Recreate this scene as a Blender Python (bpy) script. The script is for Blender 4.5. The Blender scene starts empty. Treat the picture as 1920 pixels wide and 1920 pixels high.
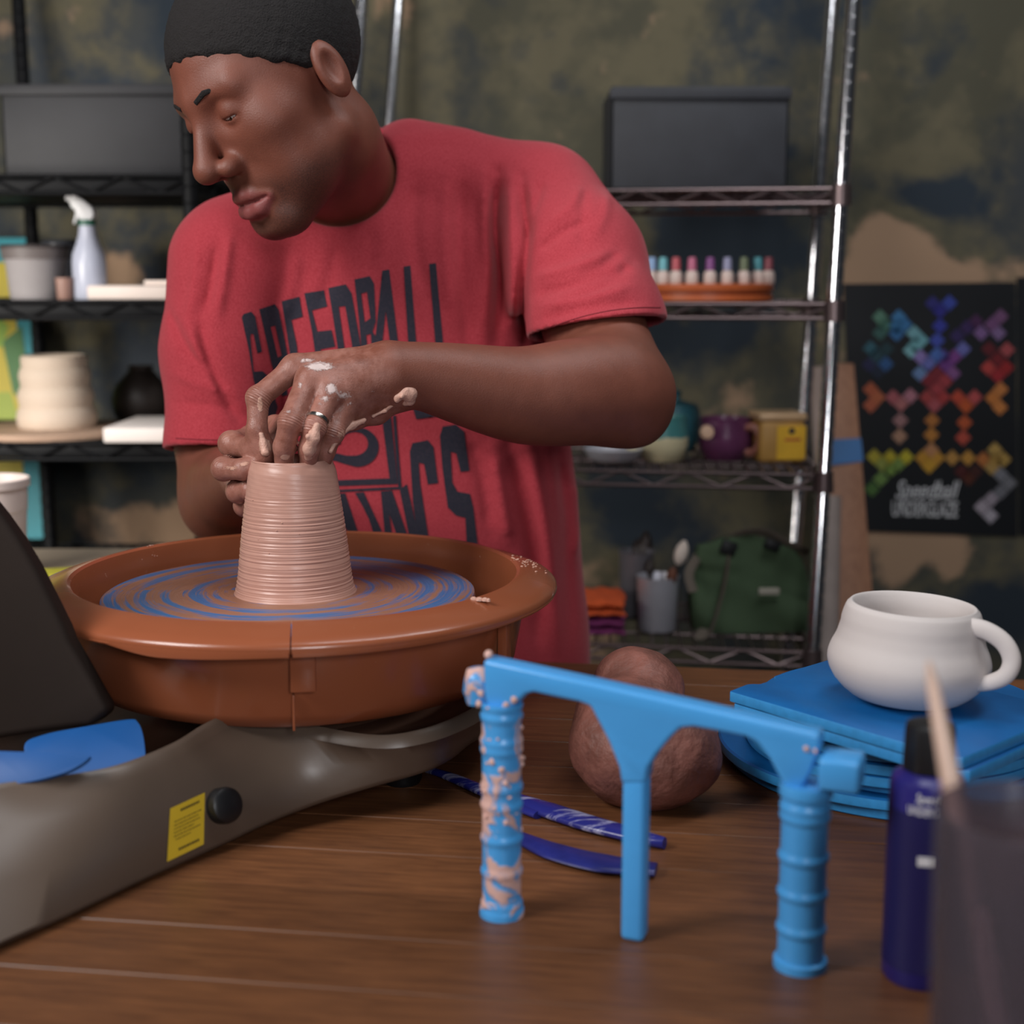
import bpy, bmesh, math, random
import numpy as np
from mathutils import Vector, Matrix, geometry
from mathutils.bvhtree import BVHTree

# ------------------------------------------------------------------ camera, light, exposure
SC = bpy.context.scene
COL = SC.collection
F = 2650.0                                  # focal length in pixels of the 1920 frame
CZ = 1.20
PITCH = math.radians(9.22)
CP, SP = math.cos(PITCH), math.sin(PITCH)
cam_d = bpy.data.cameras.new('camera')
cam_d.sensor_width = 36.0
cam_d.lens = F / 1920.0 * 36.0
cam_d.clip_start = 0.02
cam_d.dof.use_dof = True
cam_d.dof.focus_distance = 1.33
cam_d.dof.aperture_fstop = 3.7
cam = bpy.data.objects.new('camera', cam_d)
COL.objects.link(cam)
cam.location = (0, 0, CZ)
cam.rotation_euler = (math.pi / 2 - PITCH, 0, 0)
SC.camera = cam
SC.view_settings.view_transform = 'Standard'
SC.view_settings.look = 'None'
SC.view_settings.gamma = 1.0
SC.view_settings.use_curve_mapping = False
SC.view_settings.exposure = 0.0
wd = bpy.data.worlds.new('room_ambience')
SC.world = wd
wd.use_nodes = True
wd.node_tree.nodes['Background'].inputs[0].default_value = (0.62, 0.72, 0.95, 1)
wd.node_tree.nodes['Background'].inputs[1].default_value = 0.022


def area_light(name, loc, aim, size, power, color=(1, 1, 1), size_y=None):
    d = bpy.data.lights.new(name, 'AREA')
    d.energy = power
    d.color = color
    d.size = size
    if size_y:
        d.shape = 'RECTANGLE'
        d.size_y = size_y
    o = bpy.data.objects.new(name, d)
    COL.objects.link(o)
    o.location = loc
    o.rotation_euler = (Vector(aim) - Vector(loc)).to_track_quat('-Z', 'Y').to_euler()
    return o


area_light('softbox_key', (-1.32, 0.36, 2.08), (-0.10, 1.40, 0.95), 0.7, 30, (1.0, 0.96, 0.94), 0.75)
area_light('front_fill', (0.28, -0.60, 1.50), (0.0, 1.3, 0.88), 0.35, 10, (0.97, 0.97, 1.0), 0.35)
area_light('overhead_strip', (0.35, 1.05, 2.75), (0.25, 1.35, 0.9), 0.9, 9, (0.95, 0.97, 1.0), 0.4)
area_light('background_fill', (-1.45, 1.2, 1.22), (-0.78, 2.75, 0.98), 0.4, 4.2, (1.0, 0.95, 0.88), 0.4).data.spread = math.radians(80)  # added fill out of view, brightens the left rear wall and rack
area_light('right_wall_fill', (0.9, 1.5, 2.7), (0.7, 2.6, 0.9), 0.5, 8.0, (0.97, 0.98, 1.0), 0.5)  # added fill from above, brightens the right side of the background

# ------------------------------------------------------------------ coordinates
CAM = Vector((0, 0, CZ))
FWD = Vector((0, CP, -SP))
UP = Vector((0, SP, CP))
RT = Vector((1, 0, 0))


def ray(px, py):
    return RT * ((px - 960) / F) - UP * ((py - 960) / F) + FWD


def W(px, py, d):
    return CAM + ray(px, py) * d


def onz(px, py, z):
    r = ray(px, py)
    return CAM + r * ((z - CZ) / r.z)


def onplane(px, py, p0, n):
    r = ray(px, py)
    return CAM + r * ((p0 - CAM).dot(n) / r.dot(n))


def at(px, z, d):
    return Vector(((px - 960) / F * d, (d + SP * (z - CZ)) / CP, z))


def V(*a):
    return Vector(a)


# ------------------------------------------------------------------ materials
def srgb(r, g, b):
    def c(x):
        x /= 255.0
        return x / 12.92 if x <= 0.04045 else ((x + 0.055) / 1.055) ** 2.4
    return (c(r), c(g), c(b), 1.0)


class NT:
    def __init__(s, name):
        s.m = bpy.data.materials.new(name)
        s.m.use_nodes = True
        s.t = s.m.node_tree
        s.b = s.t.nodes['Principled BSDF']

    def n(s, typ, **kw):
        nd = s.t.nodes.new(typ)
        for k, v in kw.items():
            if k.startswith('i_'):
                key = k[2:]
                key = int(key) if key.isdigit() else key.replace('_', ' ')
                nd.inputs[key].default_value = v
            else:
                setattr(nd, k, v)
        return nd

    def l(s, a, b):
        s.t.links.new(a, b)

    def mix(s, fac, a, b):
        nd = s.n('ShaderNodeMix', data_type='RGBA')
        for sock, v in ((nd.inputs[0], fac), (nd.inputs[6], a), (nd.inputs[7], b)):
            if isinstance(v, (tuple, float, int)):
                sock.default_value = v
            else:
                s.l(v, sock)
        return nd.outputs[2]

    def noise(s, scale, detail=4, rough=0.55, coord=None, dist=0.0, stretch=None):
        tc = s.n('ShaderNodeTexCoord')
        src = tc.outputs['Object'] if coord is None else coord
        if stretch:
            mp = s.n('ShaderNodeMapping')
            mp.inputs['Scale'].default_value = stretch
            s.l(src, mp.inputs[0])
            src = mp.outputs[0]
        nd = s.n('ShaderNodeTexNoise', i_Scale=scale, i_Detail=detail, i_Roughness=rough, i_Distortion=dist)
        s.l(src, nd.inputs['Vector'])
        return nd.outputs['Fac']

    def ramp(s, fac, stops):
        nd = s.n('ShaderNodeValToRGB')
        e = nd.color_ramp.elements
        while len(e) < len(stops):
            e.new(0.5)
        for k, (p, c) in enumerate(stops):
            e[k].position = p
            e[k].color = c if isinstance(c, tuple) else (c, c, c, 1)
        s.l(fac, nd.inputs[0])
        return nd.outputs[0]

    def math(s, op, a, b=None):
        nd = s.n('ShaderNodeMath', operation=op)
        for i, v in enumerate((a, b)):
            if v is None:
                continue
            if isinstance(v, (int, float)):
                nd.inputs[i].default_value = v
            else:
                s.l(v, nd.inputs[i])
        return nd.outputs[0]

    def bump(s, h, strength=0.3, dist=0.001):
        nd = s.n('ShaderNodeBump', i_Strength=strength, i_Distance=dist)
        s.l(h, nd.inputs['Height'])
        s.l(nd.outputs[0], s.b.inputs['Normal'])

    def color(s, c):
        if isinstance(c, tuple):
            s.b.inputs['Base Color'].default_value = c
        else:
            s.l(c, s.b.inputs['Base Color'])

    def attr(s, name):
        return s.n('ShaderNodeAttribute', attribute_name=name).outputs['Fac']


def mat(name, rgb, rough=0.5, metal=0.0, var=0.12, scale=20, bump=0.0, bscale=80, bdist=0.001, spec=None, rgb2=None, stretch=None):
    t = NT(name)
    c = srgb(*rgb)
    c2 = srgb(*rgb2) if rgb2 else tuple(min(1, x * (1 - var)) for x in c[:3]) + (1,)
    if not rgb2:
        c = tuple(min(1, x * (1 + var)) for x in c[:3]) + (1,)
    f = t.ramp(t.noise(scale, stretch=stretch), [(0.3, 0.0), (0.7, 1.0)])
    t.color(t.mix(f, c, c2))
    t.b.inputs['Roughness'].default_value = rough
    t.b.inputs['Metallic'].default_value = metal
    if spec is not None:
        t.b.inputs['Specular IOR Level'].default_value = spec
    if bump:
        t.bump(t.noise(bscale, 5, stretch=stretch), bump, bdist)
    return t.m


# ------------------------------------------------------------------ object helpers
def tag(o, label=None, cat=None, group=None, kind=None):
    if label: o['label'] = label
    if cat: o['category'] = cat
    if group: o['group'] = group
    if kind: o['kind'] = kind
    return o


def empty(name, loc, label, cat, group=None):
    o = bpy.data.objects.new(name, None)
    o.empty_display_size = 0.03
    COL.objects.link(o)
    o.location = loc
    return tag(o, label, cat, group)


def world_of(o):
    m = Matrix.LocRotScale(o.location, o.rotation_euler, o.scale)
    if o.parent:
        m = world_of(o.parent) @ o.matrix_parent_inverse @ m
    return m


def adopt(o, parent):
    if parent is not None:
        o.parent = parent
        o.matrix_parent_inverse = world_of(parent).inverted()


def link_mesh(name, me, m, parent=None, smooth=True):
    o = bpy.data.objects.new(name, me)
    COL.objects.link(o)
    if m is not None:
        for mm in (m if isinstance(m, list) else [m]):
            me.materials.append(mm)
    if smooth:
        me.polygons.foreach_set('use_smooth', [True] * len(me.polygons))
    adopt(o, parent)
    return o


def auto_smooth(me, deg=35):
    me.polygons.foreach_set('use_smooth', [True] * len(me.polygons))
    me.set_sharp_from_angle(angle=math.radians(deg))


class MB:
    """collects shapes in world coordinates and links them as ONE mesh object"""
    def __init__(s):
        s.bm = bmesh.new()

    def add(s, vs, fs, mi=0):
        bv = [s.bm.verts.new(v) for v in vs]
        for f in fs:
            try:
                fc = s.bm.faces.new([bv[i] for i in f])
                fc.material_index = mi
            except ValueError:
                pass
        return s

    def box(s, c, size, rot=None, bevel=0.0, seg=2, mi=0):
        t = bmesh.new()
        bmesh.ops.create_cube(t, size=1.0)
        bmesh.ops.scale(t, vec=Vector(size), verts=t.verts)
        if bevel:
            bmesh.ops.bevel(t, geom=list(t.edges), offset=bevel, segments=seg, affect='EDGES', profile=0.5)
        M = Matrix.Translation(Vector(c)) @ (rot.to_4x4() if rot is not None else Matrix())
        t.verts.index_update()
        s.add([M @ v.co for v in t.verts], [[v.index for v in f.verts] for f in t.faces], mi)
        t.free()
        return s

    def tube(s, pts, rad, n=12, cap=True, closed=False, flat=None, mi=0):
        pts = [Vector(p) for p in pts]
        k = len(pts)
        if not hasattr(rad, '__len__'):
            rad = [rad] * k
        vs, fs = [], []
        u = None
        for i, p in enumerate(pts):
            if closed:
                d = pts[(i + 1) % k] - pts[i - 1]
            else:
                d = pts[min(i + 1, k - 1)] - pts[max(i - 1, 0)]
            d.normalize()
            if u is None:
                u = d.orthogonal().normalized() if flat is None else (flat - d * flat.dot(d)).normalized()
            else:
                u = (u - d * u.dot(d)).normalized()
            w = d.cross(u)
            r = rad[i]
            r1, r2 = r if isinstance(r, tuple) else (r, r)
            for j in range(n):
                a = 2 * math.pi * j / n
                vs.append(p + u * (r1 * math.cos(a)) + w * (r2 * math.sin(a)))
        m = k if closed else k - 1
        for i in range(m):
            for j in range(n):
                a, b = i * n + j, i * n + (j + 1) % n
                c, d2 = ((i + 1) % k) * n + (j + 1) % n, ((i + 1) % k) * n + j
                fs.append([a, b, c, d2])
        if cap and not closed:
            fs.append(list(range(n))[::-1])
            fs.append([(k - 1) * n + j for j in range(n)])
        return s.add(vs, fs, mi)

    def lathe(s, prof, c, n=48, axis=None, closed=False, wob=None, arc=None, mi=0):
        """prof: (r, h) pairs; axis: rotation matrix taking +z to the axis"""
        c = Vector(c)
        vs, fs = [], []
        k = len(prof)
        nn = n + 1 if arc else n
        for i, (r, h) in enumerate(prof):
            for j in range(nn):
                a = (arc[0] + (arc[1] - arc[0]) * j / n) if arc else 2 * math.pi * j / n
                rr = r if wob is None else r + wob(a, h, r)
                p = Vector((rr * math.cos(a), rr * math.sin(a), h))
                if axis is not None:
                    p = axis @ p
                vs.append(c + p)
        for i in range(k if closed else k - 1):
            i2 = (i + 1) % k
            for j in range(n):
                j2 = j + 1 if arc else (j + 1) % n
                fs.append([i * nn + j, i * nn + j2, i2 * nn + j2, i2 * nn + j])
        if not closed and not arc:
            if prof[0][0] > 1e-6: fs.append(list(range(nn))[::-1])
            if prof[-1][0] > 1e-6: fs.append([(k - 1) * nn + j for j in range(nn)])
        if arc and closed:
            fs.append([i * nn for i in range(k)])
            fs.append([i * nn + nn - 1 for i in range(k)][::-1])
        return s.add(vs, fs, mi)

    def prism(s, poly, vec, mi=0):
        """extrude a planar 3-D polygon along vec"""
        poly = [Vector(p) for p in poly]
        k = len(poly)
        vs = poly + [p + Vector(vec) for p in poly]
        fs = [list(range(k))[::-1], [k + i for i in range(k)]]
        fs += [[i, (i + 1) % k, k + (i + 1) % k, k + i] for i in range(k)]
        return s.add(vs, fs, mi)

    def build(s, name, m, parent=None, deg=35, bevel=0.0, seg=2, weld=True, recalc=True):
        if weld:
            bmesh.ops.remove_doubles(s.bm, verts=s.bm.verts, dist=1e-6)
        if recalc:
            bmesh.ops.recalc_face_normals(s.bm, faces=s.bm.faces)
        if bevel:
            es = [e for e in s.bm.edges if len(e.link_faces) == 2 and e.calc_face_angle(0) > math.radians(30)]
            bmesh.ops.bevel(s.bm, geom=es, offset=bevel, segments=seg, affect='EDGES', profile=0.5, clamp_overlap=True)
        me = bpy.data.meshes.new(name)
        s.bm.to_mesh(me)
        s.bm.free()
        auto_smooth(me, deg)
        return link_mesh(name, me, m, parent, smooth=False)


def copy_tree(o, parent=None):
    c = o.copy()
    COL.objects.link(c)
    if parent is not None:
        c.parent = parent
    for ch in list(o.children):
        copy_tree(ch, c)
    return c


def smooth_path(pts, n=8, closed=False):
    """Catmull-Rom through the points"""
    pts = [Vector(p) for p in pts]
    out = []
    k = len(pts)
    for i in range(k if closed else k - 1):
        if closed:
            p0, p1, p2, p3 = pts[i - 1], pts[i], pts[(i + 1) % k], pts[(i + 2) % k]
        else:
            p0, p1, p2, p3 = pts[max(i - 1, 0)], pts[i], pts[i + 1], pts[min(i + 2, k - 1)]
        for j in range(n):
            t = j / n
            out.append(0.5 * ((2 * p1) + (p2 - p0) * t + (2 * p0 - 5 * p1 + 4 * p2 - p3) * t * t + (3 * p1 - p0 - 3 * p2 + p3) * t ** 3))
    if not closed:
        out.append(pts[-1])
    return out


def interp(xs, ys, x):
    return float(np.interp(x, xs, ys))


def text_mesh(body, size, extrude=0.0, shear=0.0, bold=0.0):
    cu = bpy.data.curves.new('t', 'FONT')
    cu.body = body
    cu.size = size
    cu.align_x = 'CENTER'
    cu.align_y = 'CENTER'
    cu.extrude = extrude
    cu.offset = bold
    cu.space_character = 1.0 + 220 * bold
    cu.shear = shear
    cu.resolution_u = 3
    o = bpy.data.objects.new('t', cu)
    COL.objects.link(o)
    bpy.context.view_layer.update()
    me = bpy.data.meshes.new_from_object(o)
    bpy.data.objects.remove(o)
    bpy.data.curves.remove(cu)
    return me


def text_obj(name, body, size, origin, xdir, ydir, m, parent, extrude=0.0002, shear=0.0, sx=1.0, bend=None, bold=0.0):
    me = text_mesh(body, size, extrude, shear, bold)
    xd, yd = Vector(xdir).normalized(), Vector(ydir).normalized()
    zd = xd.cross(yd)
    for v in me.vertices:
        x, y, z = v.co
        if bend:                       # wrap round a cylinder of radius bend whose axis is ydir
            a = x * sx / bend
            v.co = Vector(origin) + xd * (bend * math.sin(a)) + zd * (bend * (math.cos(a) - 1) + z) + yd * y
        else:
            v.co = Vector(origin) + xd * (x * sx) + yd * y + zd * z
    return link_mesh(name, me, m, parent, smooth=False)


random.seed(7)
rng = np.random.default_rng(5)

# ------------------------------------------------------------------ the setting
TZ = 0.75                                   # table top
WALL_Y = 2.78


def wall_mat():
    t = NT('mottled_canvas_wall')
    n1 = t.noise(3.4, 5, 0.62, dist=0.15)
    n2 = t.noise(7.0, 6, 0.66, dist=0.2)
    n3 = t.noise(1.6, 3, 0.5)
    tc = t.n('ShaderNodeTexCoord')
    acc = None
    for bx, by, rx, ry, s_ in ((1645, 470, 70, 75, .34), (1720, 520, 120, 30, .30), (1690, 1060, 40, 60, .26), (1780, 1055, 35, 60, .26), (1420, 760, 60, 40, .10), (250, 760, 60, 70, .22), (220, 500, 60, 60, .16), (300, 980, 170, 60, .24), (1180, 430, 60, 70, .14),
                               (1750, 370, 90, 45, -.22), (1300, 450, 110, 70, -.22), (1290, 640, 90, 60, -.12), (1800, 1150, 120, 60, -.15), (1200, 1000, 90, 50, -.1)):
        r_ = ray(bx, by)
        c_ = CAM + r_ * (WALL_Y / r_.y)
        k_ = WALL_Y / F
        mp = t.n('ShaderNodeMapping')
        mp.inputs['Location'].default_value = (-c_.x / (rx * k_), 0, -c_.z / (ry * k_))
        mp.inputs['Scale'].default_value = (1 / (rx * k_), 0.0, 1 / (ry * k_))
        t.l(tc.outputs['Object'], mp.inputs[0])
        ln = t.n('ShaderNodeVectorMath', operation='LENGTH')
        t.l(mp.outputs[0], ln.inputs[0])
        g_ = t.math('MULTIPLY', t.math('EXPONENT', t.math('MULTIPLY', t.math('MULTIPLY', ln.outputs['Value'], ln.outputs['Value']), -1.0)), s_)
        acc = g_ if acc is None else t.math('ADD', acc, g_)
    n1 = t.math('ADD', t.math('SUBTRACT', n1, 0.05), acc)
    dark = t.mix(t.ramp(n3, [(0.4, 0.0), (0.62, 1.0)]), srgb(56, 62, 70), srgb(78, 76, 62))
    c = t.mix(t.ramp(n2, [(0.44, 0.0), (0.60, 1.0)]), dark, srgb(100, 94, 74))
    c = t.mix(t.ramp(n1, [(0.53, 0.0), (0.62, 1.0)]), c, srgb(168, 138, 112))
    c = t.mix(t.ramp(n1, [(0.30, 1.0), (0.42, 0.0)]), c, srgb(42, 52, 62))
    t.color(c)
    t.b.inputs['Roughness'].default_value = 0.9
    return t.m


def structure(name, mb, m, parent=None):
    o = mb.build(name, m, parent)
    if parent is None:
        o['kind'] = 'structure'
    return o


wm = wall_mat()
structure('floor', MB().box((0, 0.6, -0.02), (4.8, 4.6, 0.04)), mat('concrete_floor', (70, 66, 62), 0.8, scale=6))
structure('wall_back', MB().box((0, WALL_Y + 0.03, 1.5), (4.8, 0.06, 3.0)), wm)
structure('wall_left', MB().box((-2.43, 0.6, 1.5), (0.06, 4.6, 3.0)), mat('painted_side_wall', (88, 86, 80), 0.9, scale=4))
structure('wall_right', MB().box((2.43, 0.6, 1.5), (0.06, 4.6, 3.0)), mat('dark_side_wall', (60, 64, 70), 0.9, scale=4))
structure('baseboard_back', MB().box((0, WALL_Y - 0.008, 0.05), (4.8, 0.016, 0.10), bevel=0.003), mat('baseboard_paint', (60, 56, 52), 0.6))

# ------------------------------------------------------------------ work table of planks
def wood_mat(name, c1, c2, rough=0.45, axis=(2.5, 30, 30)):
    t = NT(name)
    oi = t.n('ShaderNodeObjectInfo')
    g = t.noise(6, 8, 0.7, stretch=axis, dist=0.4)
    c = t.mix(t.ramp(g, [(0.32, 0.0), (0.68, 1.0)]), srgb(*c1), srgb(*c2))
    mp = t.n('ShaderNodeMapRange', i_3=0.72, i_4=1.1)
    t.l(oi.outputs['Random'], mp.inputs[0])
    hs = t.n('ShaderNodeHueSaturation')
    t.l(mp.outputs[0], hs.inputs['Value'])
    t.l(c, hs.inputs['Color'])
    t.color(hs.outputs[0])
    t.b.inputs['Roughness'].default_value = rough
    t.bump(g, 0.12, 0.0008)
    return t.m


plank_m = wood_mat('oiled_plank_wood', (128, 82, 50), (88, 54, 33), 0.42)
under_m = mat('table_underframe_wood', (92, 62, 40), 0.6, scale=8)
pd = (onz(887, 1515, TZ) - onz(613, 1488, TZ))
pd2 = (onz(1450, 1262, TZ) - onz(1100, 1240, TZ))
ang = math.radians(-8.0)
far0 = onz(1275, 1251, TZ)
px_ = Vector((math.cos(ang), math.sin(ang), 0))
py_ = Vector((-math.sin(ang), math.cos(ang), 0))
TROT = Matrix.Rotation(ang, 3, 'Z')
tctr = Vector((0.05, far0.y, TZ))
table = empty('work_table', (0.05, 1.05, 0), 'brown wooden plank work table under the pottery wheel and clay', 'table')
PW = 0.0735
NP = 15
tc0 = far0 + px_ * (0.05 - far0.x)
for i in range(NP):
    c = tc0 - py_ * (PW * (i + 0.5)) - Vector((0, 0, 0.016))
    mb = MB().box((0, 0, 0), (2.3, PW - 0.0005, 0.032), bevel=0.0006, seg=1)
    o = mb.build('plank', plank_m, None)
    o.location = c + Vector((0, 0, rng.uniform(-0.0004, 0.0004)))
    o.rotation_euler = (0, 0, ang)
    adopt(o, table)
for (a, b, w, d) in ((0, -0.05, 2.1, 0.03), (0, -PW * NP + 0.05, 2.1, 0.03)):
    MB().box(tc0 + py_ * b - Vector((0, 0, 0.08)), (w, d, 0.09), TROT, 0.003).build('apron', under_m, table)
for sx in (-1.0, 1.0):
    for b in (-0.07, -PW * NP + 0.07):
        p = tc0 + px_ * sx + py_ * b
        MB().box((p.x, p.y, 0.359), (0.07, 0.07, 0.718), TROT, 0.004).build('leg', under_m, table)

# ------------------------------------------------------------------ pottery wheel
ZW = 0.908                                   # top of the bat on the wheel head
WC = at(545, ZW, 1.36)
WC.z = 0
terra_m = mat('terracotta_plastic', (178, 100, 62), 0.30, var=0.04, scale=9, bump=0.04, bscale=60)


def splash_mat():
    t = NT('splash_pan_plastic')
    base = t.mix(t.noise(7), srgb(158, 90, 60), srgb(142, 78, 50))
    sp = t.ramp(t.noise(140, 3, 0.6), [(0.70, 0.0), (0.73, 1.0)])
    zone = t.ramp(t.noise(6, 2), [(0.52, 0.0), (0.62, 1.0)])
    t.color(t.mix(t.math('MULTIPLY', sp, zone), base, srgb(214, 170, 146)))
    t.b.inputs['Roughness'].default_value = 0.27
    t.b.inputs['Coat Weight'].default_value = 0.3
    t.b.inputs['Coat Roughness'].default_value = 0.12
    return t.m


splash_m = splash_mat()
base_m = mat('taupe_plastic_shell', (94, 80, 69), 0.36, var=0.04, scale=10, bump=0.05, bscale=260, bdist=0.0004)
tray_m = mat('dark_brown_plastic', (84, 60, 48), 0.35, var=0.05, scale=10)
black_m = mat('black_rubber_plastic', (22, 22, 24), 0.4)
wheel = empty('pottery_wheel', (WC.x, WC.y, TZ), 'tabletop pottery wheel with terracotta splash pan and taupe base', 'pottery wheel')

# splash pan: outer wall, flared lip, inner wall, floor; two halves meeting at a seam
ZR = 0.927
prof = [(0.155, 0.829), (0.185, 0.830), (0.200, 0.836), (0.208, 0.848), (0.216, 0.890), (0.2190, 0.9070),
        (0.2440, 0.9085), (0.2470, 0.9095), (0.2482, 0.912), (0.2478, 0.9155), (0.2455, 0.9182), (0.236, 0.9218), (0.226, 0.9252),
        (0.217, 0.9279), (0.2125, 0.9285), (0.2095, 0.9266), (0.2080, 0.921), (0.2066, 0.905), (0.2045, 0.880), (0.198, 0.850), (0.190, 0.841), (0.180, 0.838), (0.155, 0.837)]
pan_c = Vector((WC.x + 0.008, WC.y, 0))
seam = math.atan2(onz(548, 1190, 0.915).y - pan_c.y, onz(548, 1190, 0.915).x - pan_c.x)
lipcut_c = None


def pan_half(a0, a1):
    mb = MB()
    # scallop in the lower lip at the left front, where the lip turns up
    n = 96
    def addhalf():
        vs, fs = [], []
        k = len(prof)
        for i, (r, h) in enumerate(prof):
            for j in range(n + 1):
                a = a0 + (a1 - a0) * j / n
                rr, hh = r, h
                vs.append(pan_c + Vector((rr * math.cos(a), rr * math.sin(a), hh)))
        for i in range(k):
            i2 = (i + 1) % k
            for j in range(n):
                fs.append([i * (n + 1) + j, i * (n + 1) + j + 1, i2 * (n + 1) + j + 1, i2 * (n + 1) + j])
        fs.append([i * (n + 1) for i in range(k)])
        fs.append([i * (n + 1) + n for i in range(k)])
        mb.add(vs, fs)
    addhalf()
    return mb


e_ = 0.0022
pan_half(seam + e_, seam + math.pi - e_).build('splash_pan_half', splash_m, wheel)
pan_half(seam + math.pi + e_, seam + 2 * math.pi - e_).build('splash_pan_half', splash_m, wheel)
# deeper skirt under the lip from the scallop to the seam and on round the front
sk = MB()
def skirt(a0, a1, drop0, drop1, n=60):
    vs, fs = [], []
    for j in range(n + 1):
        t = j / n
        a = a0 + (a1 - a0) * t
        d = drop0 + (drop1 - drop0) * (t * t * (3 - 2 * t))
        for r, h in ((0.2478, 0.9140), (0.2484, 0.9110), (0.2477, 0.9090 - d), (0.2440, 0.9090 - d), (0.2430, 0.9095), (0.2440, 0.9140)):
            vs.append(pan_c + Vector((r * math.cos(a), r * math.sin(a), h)))
    for j in range(n):
        for q in range(6):
            fs.append([j * 6 + q, j * 6 + (q + 1) % 6, (j + 1) * 6 + (q + 1) % 6, (j + 1) * 6 + q])
    fs.append(list(range(6)))
    fs.append([n * 6 + q for q in range(6)])
    sk.add(vs, fs)
def pang(px, py, z=0.90):
    p = onz(px, py, z)
    return math.atan2(p.y - pan_c.y, p.x - pan_c.x)
skirt(pang(238, 1206), pang(340, 1224), -0.002, 0.0045)
skirt(pang(340, 1224), seam - 0.006, 0.0045, 0.002)
skirt(seam + 0.006, seam + 1.25, 0.002, -0.001)
sk.build('lip_skirt', splash_m, wheel)
# clip over the seam
sv = Vector((math.cos(seam), math.sin(seam), 0))
st = Vector((-sv.y, sv.x, 0))
clip = MB()
RS = Matrix((st, -sv, Vector((0, 0, 1)))).transposed()
clip.box(pan_c + sv * 0.2225 + st * 0.0085 + Vector((0, 0, 0.890)), (0.021, 0.009, 0.036), RS, 0.0015)
clip.box(pan_c + sv * 0.2140 + Vector((0, 0, 0.852)), (0.0022, 0.006, 0.030), RS, 0.0005)
clip.build('seam_clip', splash_m, wheel)
sv2 = Vector((math.cos(seam + math.pi), math.sin(seam + math.pi), 0))
MB().box(pan_c + sv2 * 0.2215 + Vector((0, 0, 0.884)), (0.021, 0.009, 0.036), RS, 0.0015).build('seam_clip', splash_m, wheel)
# right end rib of the pan, seen as a small upright at the right of the wall
ra = pang(962, 1210, 0.88)
rv = Vector((math.cos(ra), math.sin(ra), 0))
MB().box(pan_c + rv * 0.2215 + Vector((0, 0, 0.880)), (0.010, 0.009, 0.044), Matrix((Vector((-rv.y, rv.x, 0)), -rv, Vector((0, 0, 1)))).transposed(), 0.001).build('wall_rib', splash_m, wheel)


# wheel head + bat
def bat_mat():
    t = NT('blue_bat_with_slip_rings')
    tc = t.n('ShaderNodeTexCoord')
    sx = t.n('ShaderNodeSeparateXYZ')
    t.l(tc.outputs['Object'], sx.inputs[0])
    r = t.math('SQRT', t.math('ADD', t.math('MULTIPLY', sx.outputs[0], sx.outputs[0]), t.math('MULTIPLY', sx.outputs[1], sx.outputs[1])))
    ang_ = t.math('ARCTAN2', sx.outputs[1], sx.outputs[0])
    wob = t.noise(3.0, 3)
    rr = t.math('ADD', r, t.math('MULTIPLY', wob, 0.018))
    cx = t.n('ShaderNodeCombineXYZ')
    t.l(t.math('MULTIPLY', rr, 1.0), cx.inputs[0])
    t.l(t.math('MULTIPLY', ang_, 0.006), cx.inputs[1])
    rings = t.noise(75, 6, 0.6, coord=cx.outputs[0])
    fine = t.noise(420, 3, 0.6, coord=cx.outputs[0])
    blob = t.noise(16, 5, 0.6)
    k = t.math('ADD', t.math('MULTIPLY', rings, 0.75), t.math('MULTIPLY', fine, 0.25))
    k = t.math('ADD', k, t.math('MULTIPLY', t.math('SUBTRACT', blob, 0.5), 0.25))
    # cleaner blue near the outer edge
    edge = t.ramp(rr, [(0.0, 0.10), (0.125, 0.06), (0.160, 0.015), (0.178, 0.0)])
    kk = t.math('ADD', k, t.math('SUBTRACT', edge, 0.045))
    m_ = t.ramp(kk, [(0.44, 0.0), (0.53, 1.0)])
    clay = t.mix(blob, srgb(170, 122, 98), srgb(132, 90, 72))
    blue = t.mix(fine, srgb(44, 104, 168), srgb(80, 112, 150))
    t.color(t.mix(m_, blue, clay))
    rm = t.ramp(t.math('ADD', fine, 0.0), [(0.3, 0.28), (0.7, 0.5)])
    t.l(rm, t.b.inputs['Roughness'])
    t.bump(t.math('ADD', k, t.math('MULTIPLY', fine, 0.4)), 0.35, 0.0016)
    return t.m


bat_m = bat_mat()
mb = MB().lathe([(0.0, -0.012), (0.1745, -0.012), (0.1768, -0.0105), (0.1775, -0.006), (0.1768, -0.0015), (0.1745, 0.0), (0.0, 0.0)], (0, 0, 0), 128)
b = mb.build('throwing_bat', bat_m, None)
b.location = (WC.x, WC.y, ZW)
tag(b, 'round blue bat smeared with rings of clay, turning on the wheel head', 'bat')
MB().lathe([(0.0, 0.872), (0.165, 0.872), (0.168, 0.875), (0.168, 0.8955), (0.0, 0.8955)], (WC.x, WC.y, 0), 96).build('wheel_head', mat('cast_aluminium', (150, 150, 150), 0.4, 0.9), wheel)
MB().lathe([(0.0, 0.80), (0.03, 0.80), (0.03, 0.873), (0.0, 0.873)], (WC.x, WC.y, 0), 32).build('shaft', black_m, wheel)
# slip stuck to the bat near its right rim and crumbs on the lip
slip_m = mat('wet_pink_clay', (205, 160, 142), 0.45, var=0.14, scale=60, bump=0.7, bscale=220, bdist=0.002)

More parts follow.
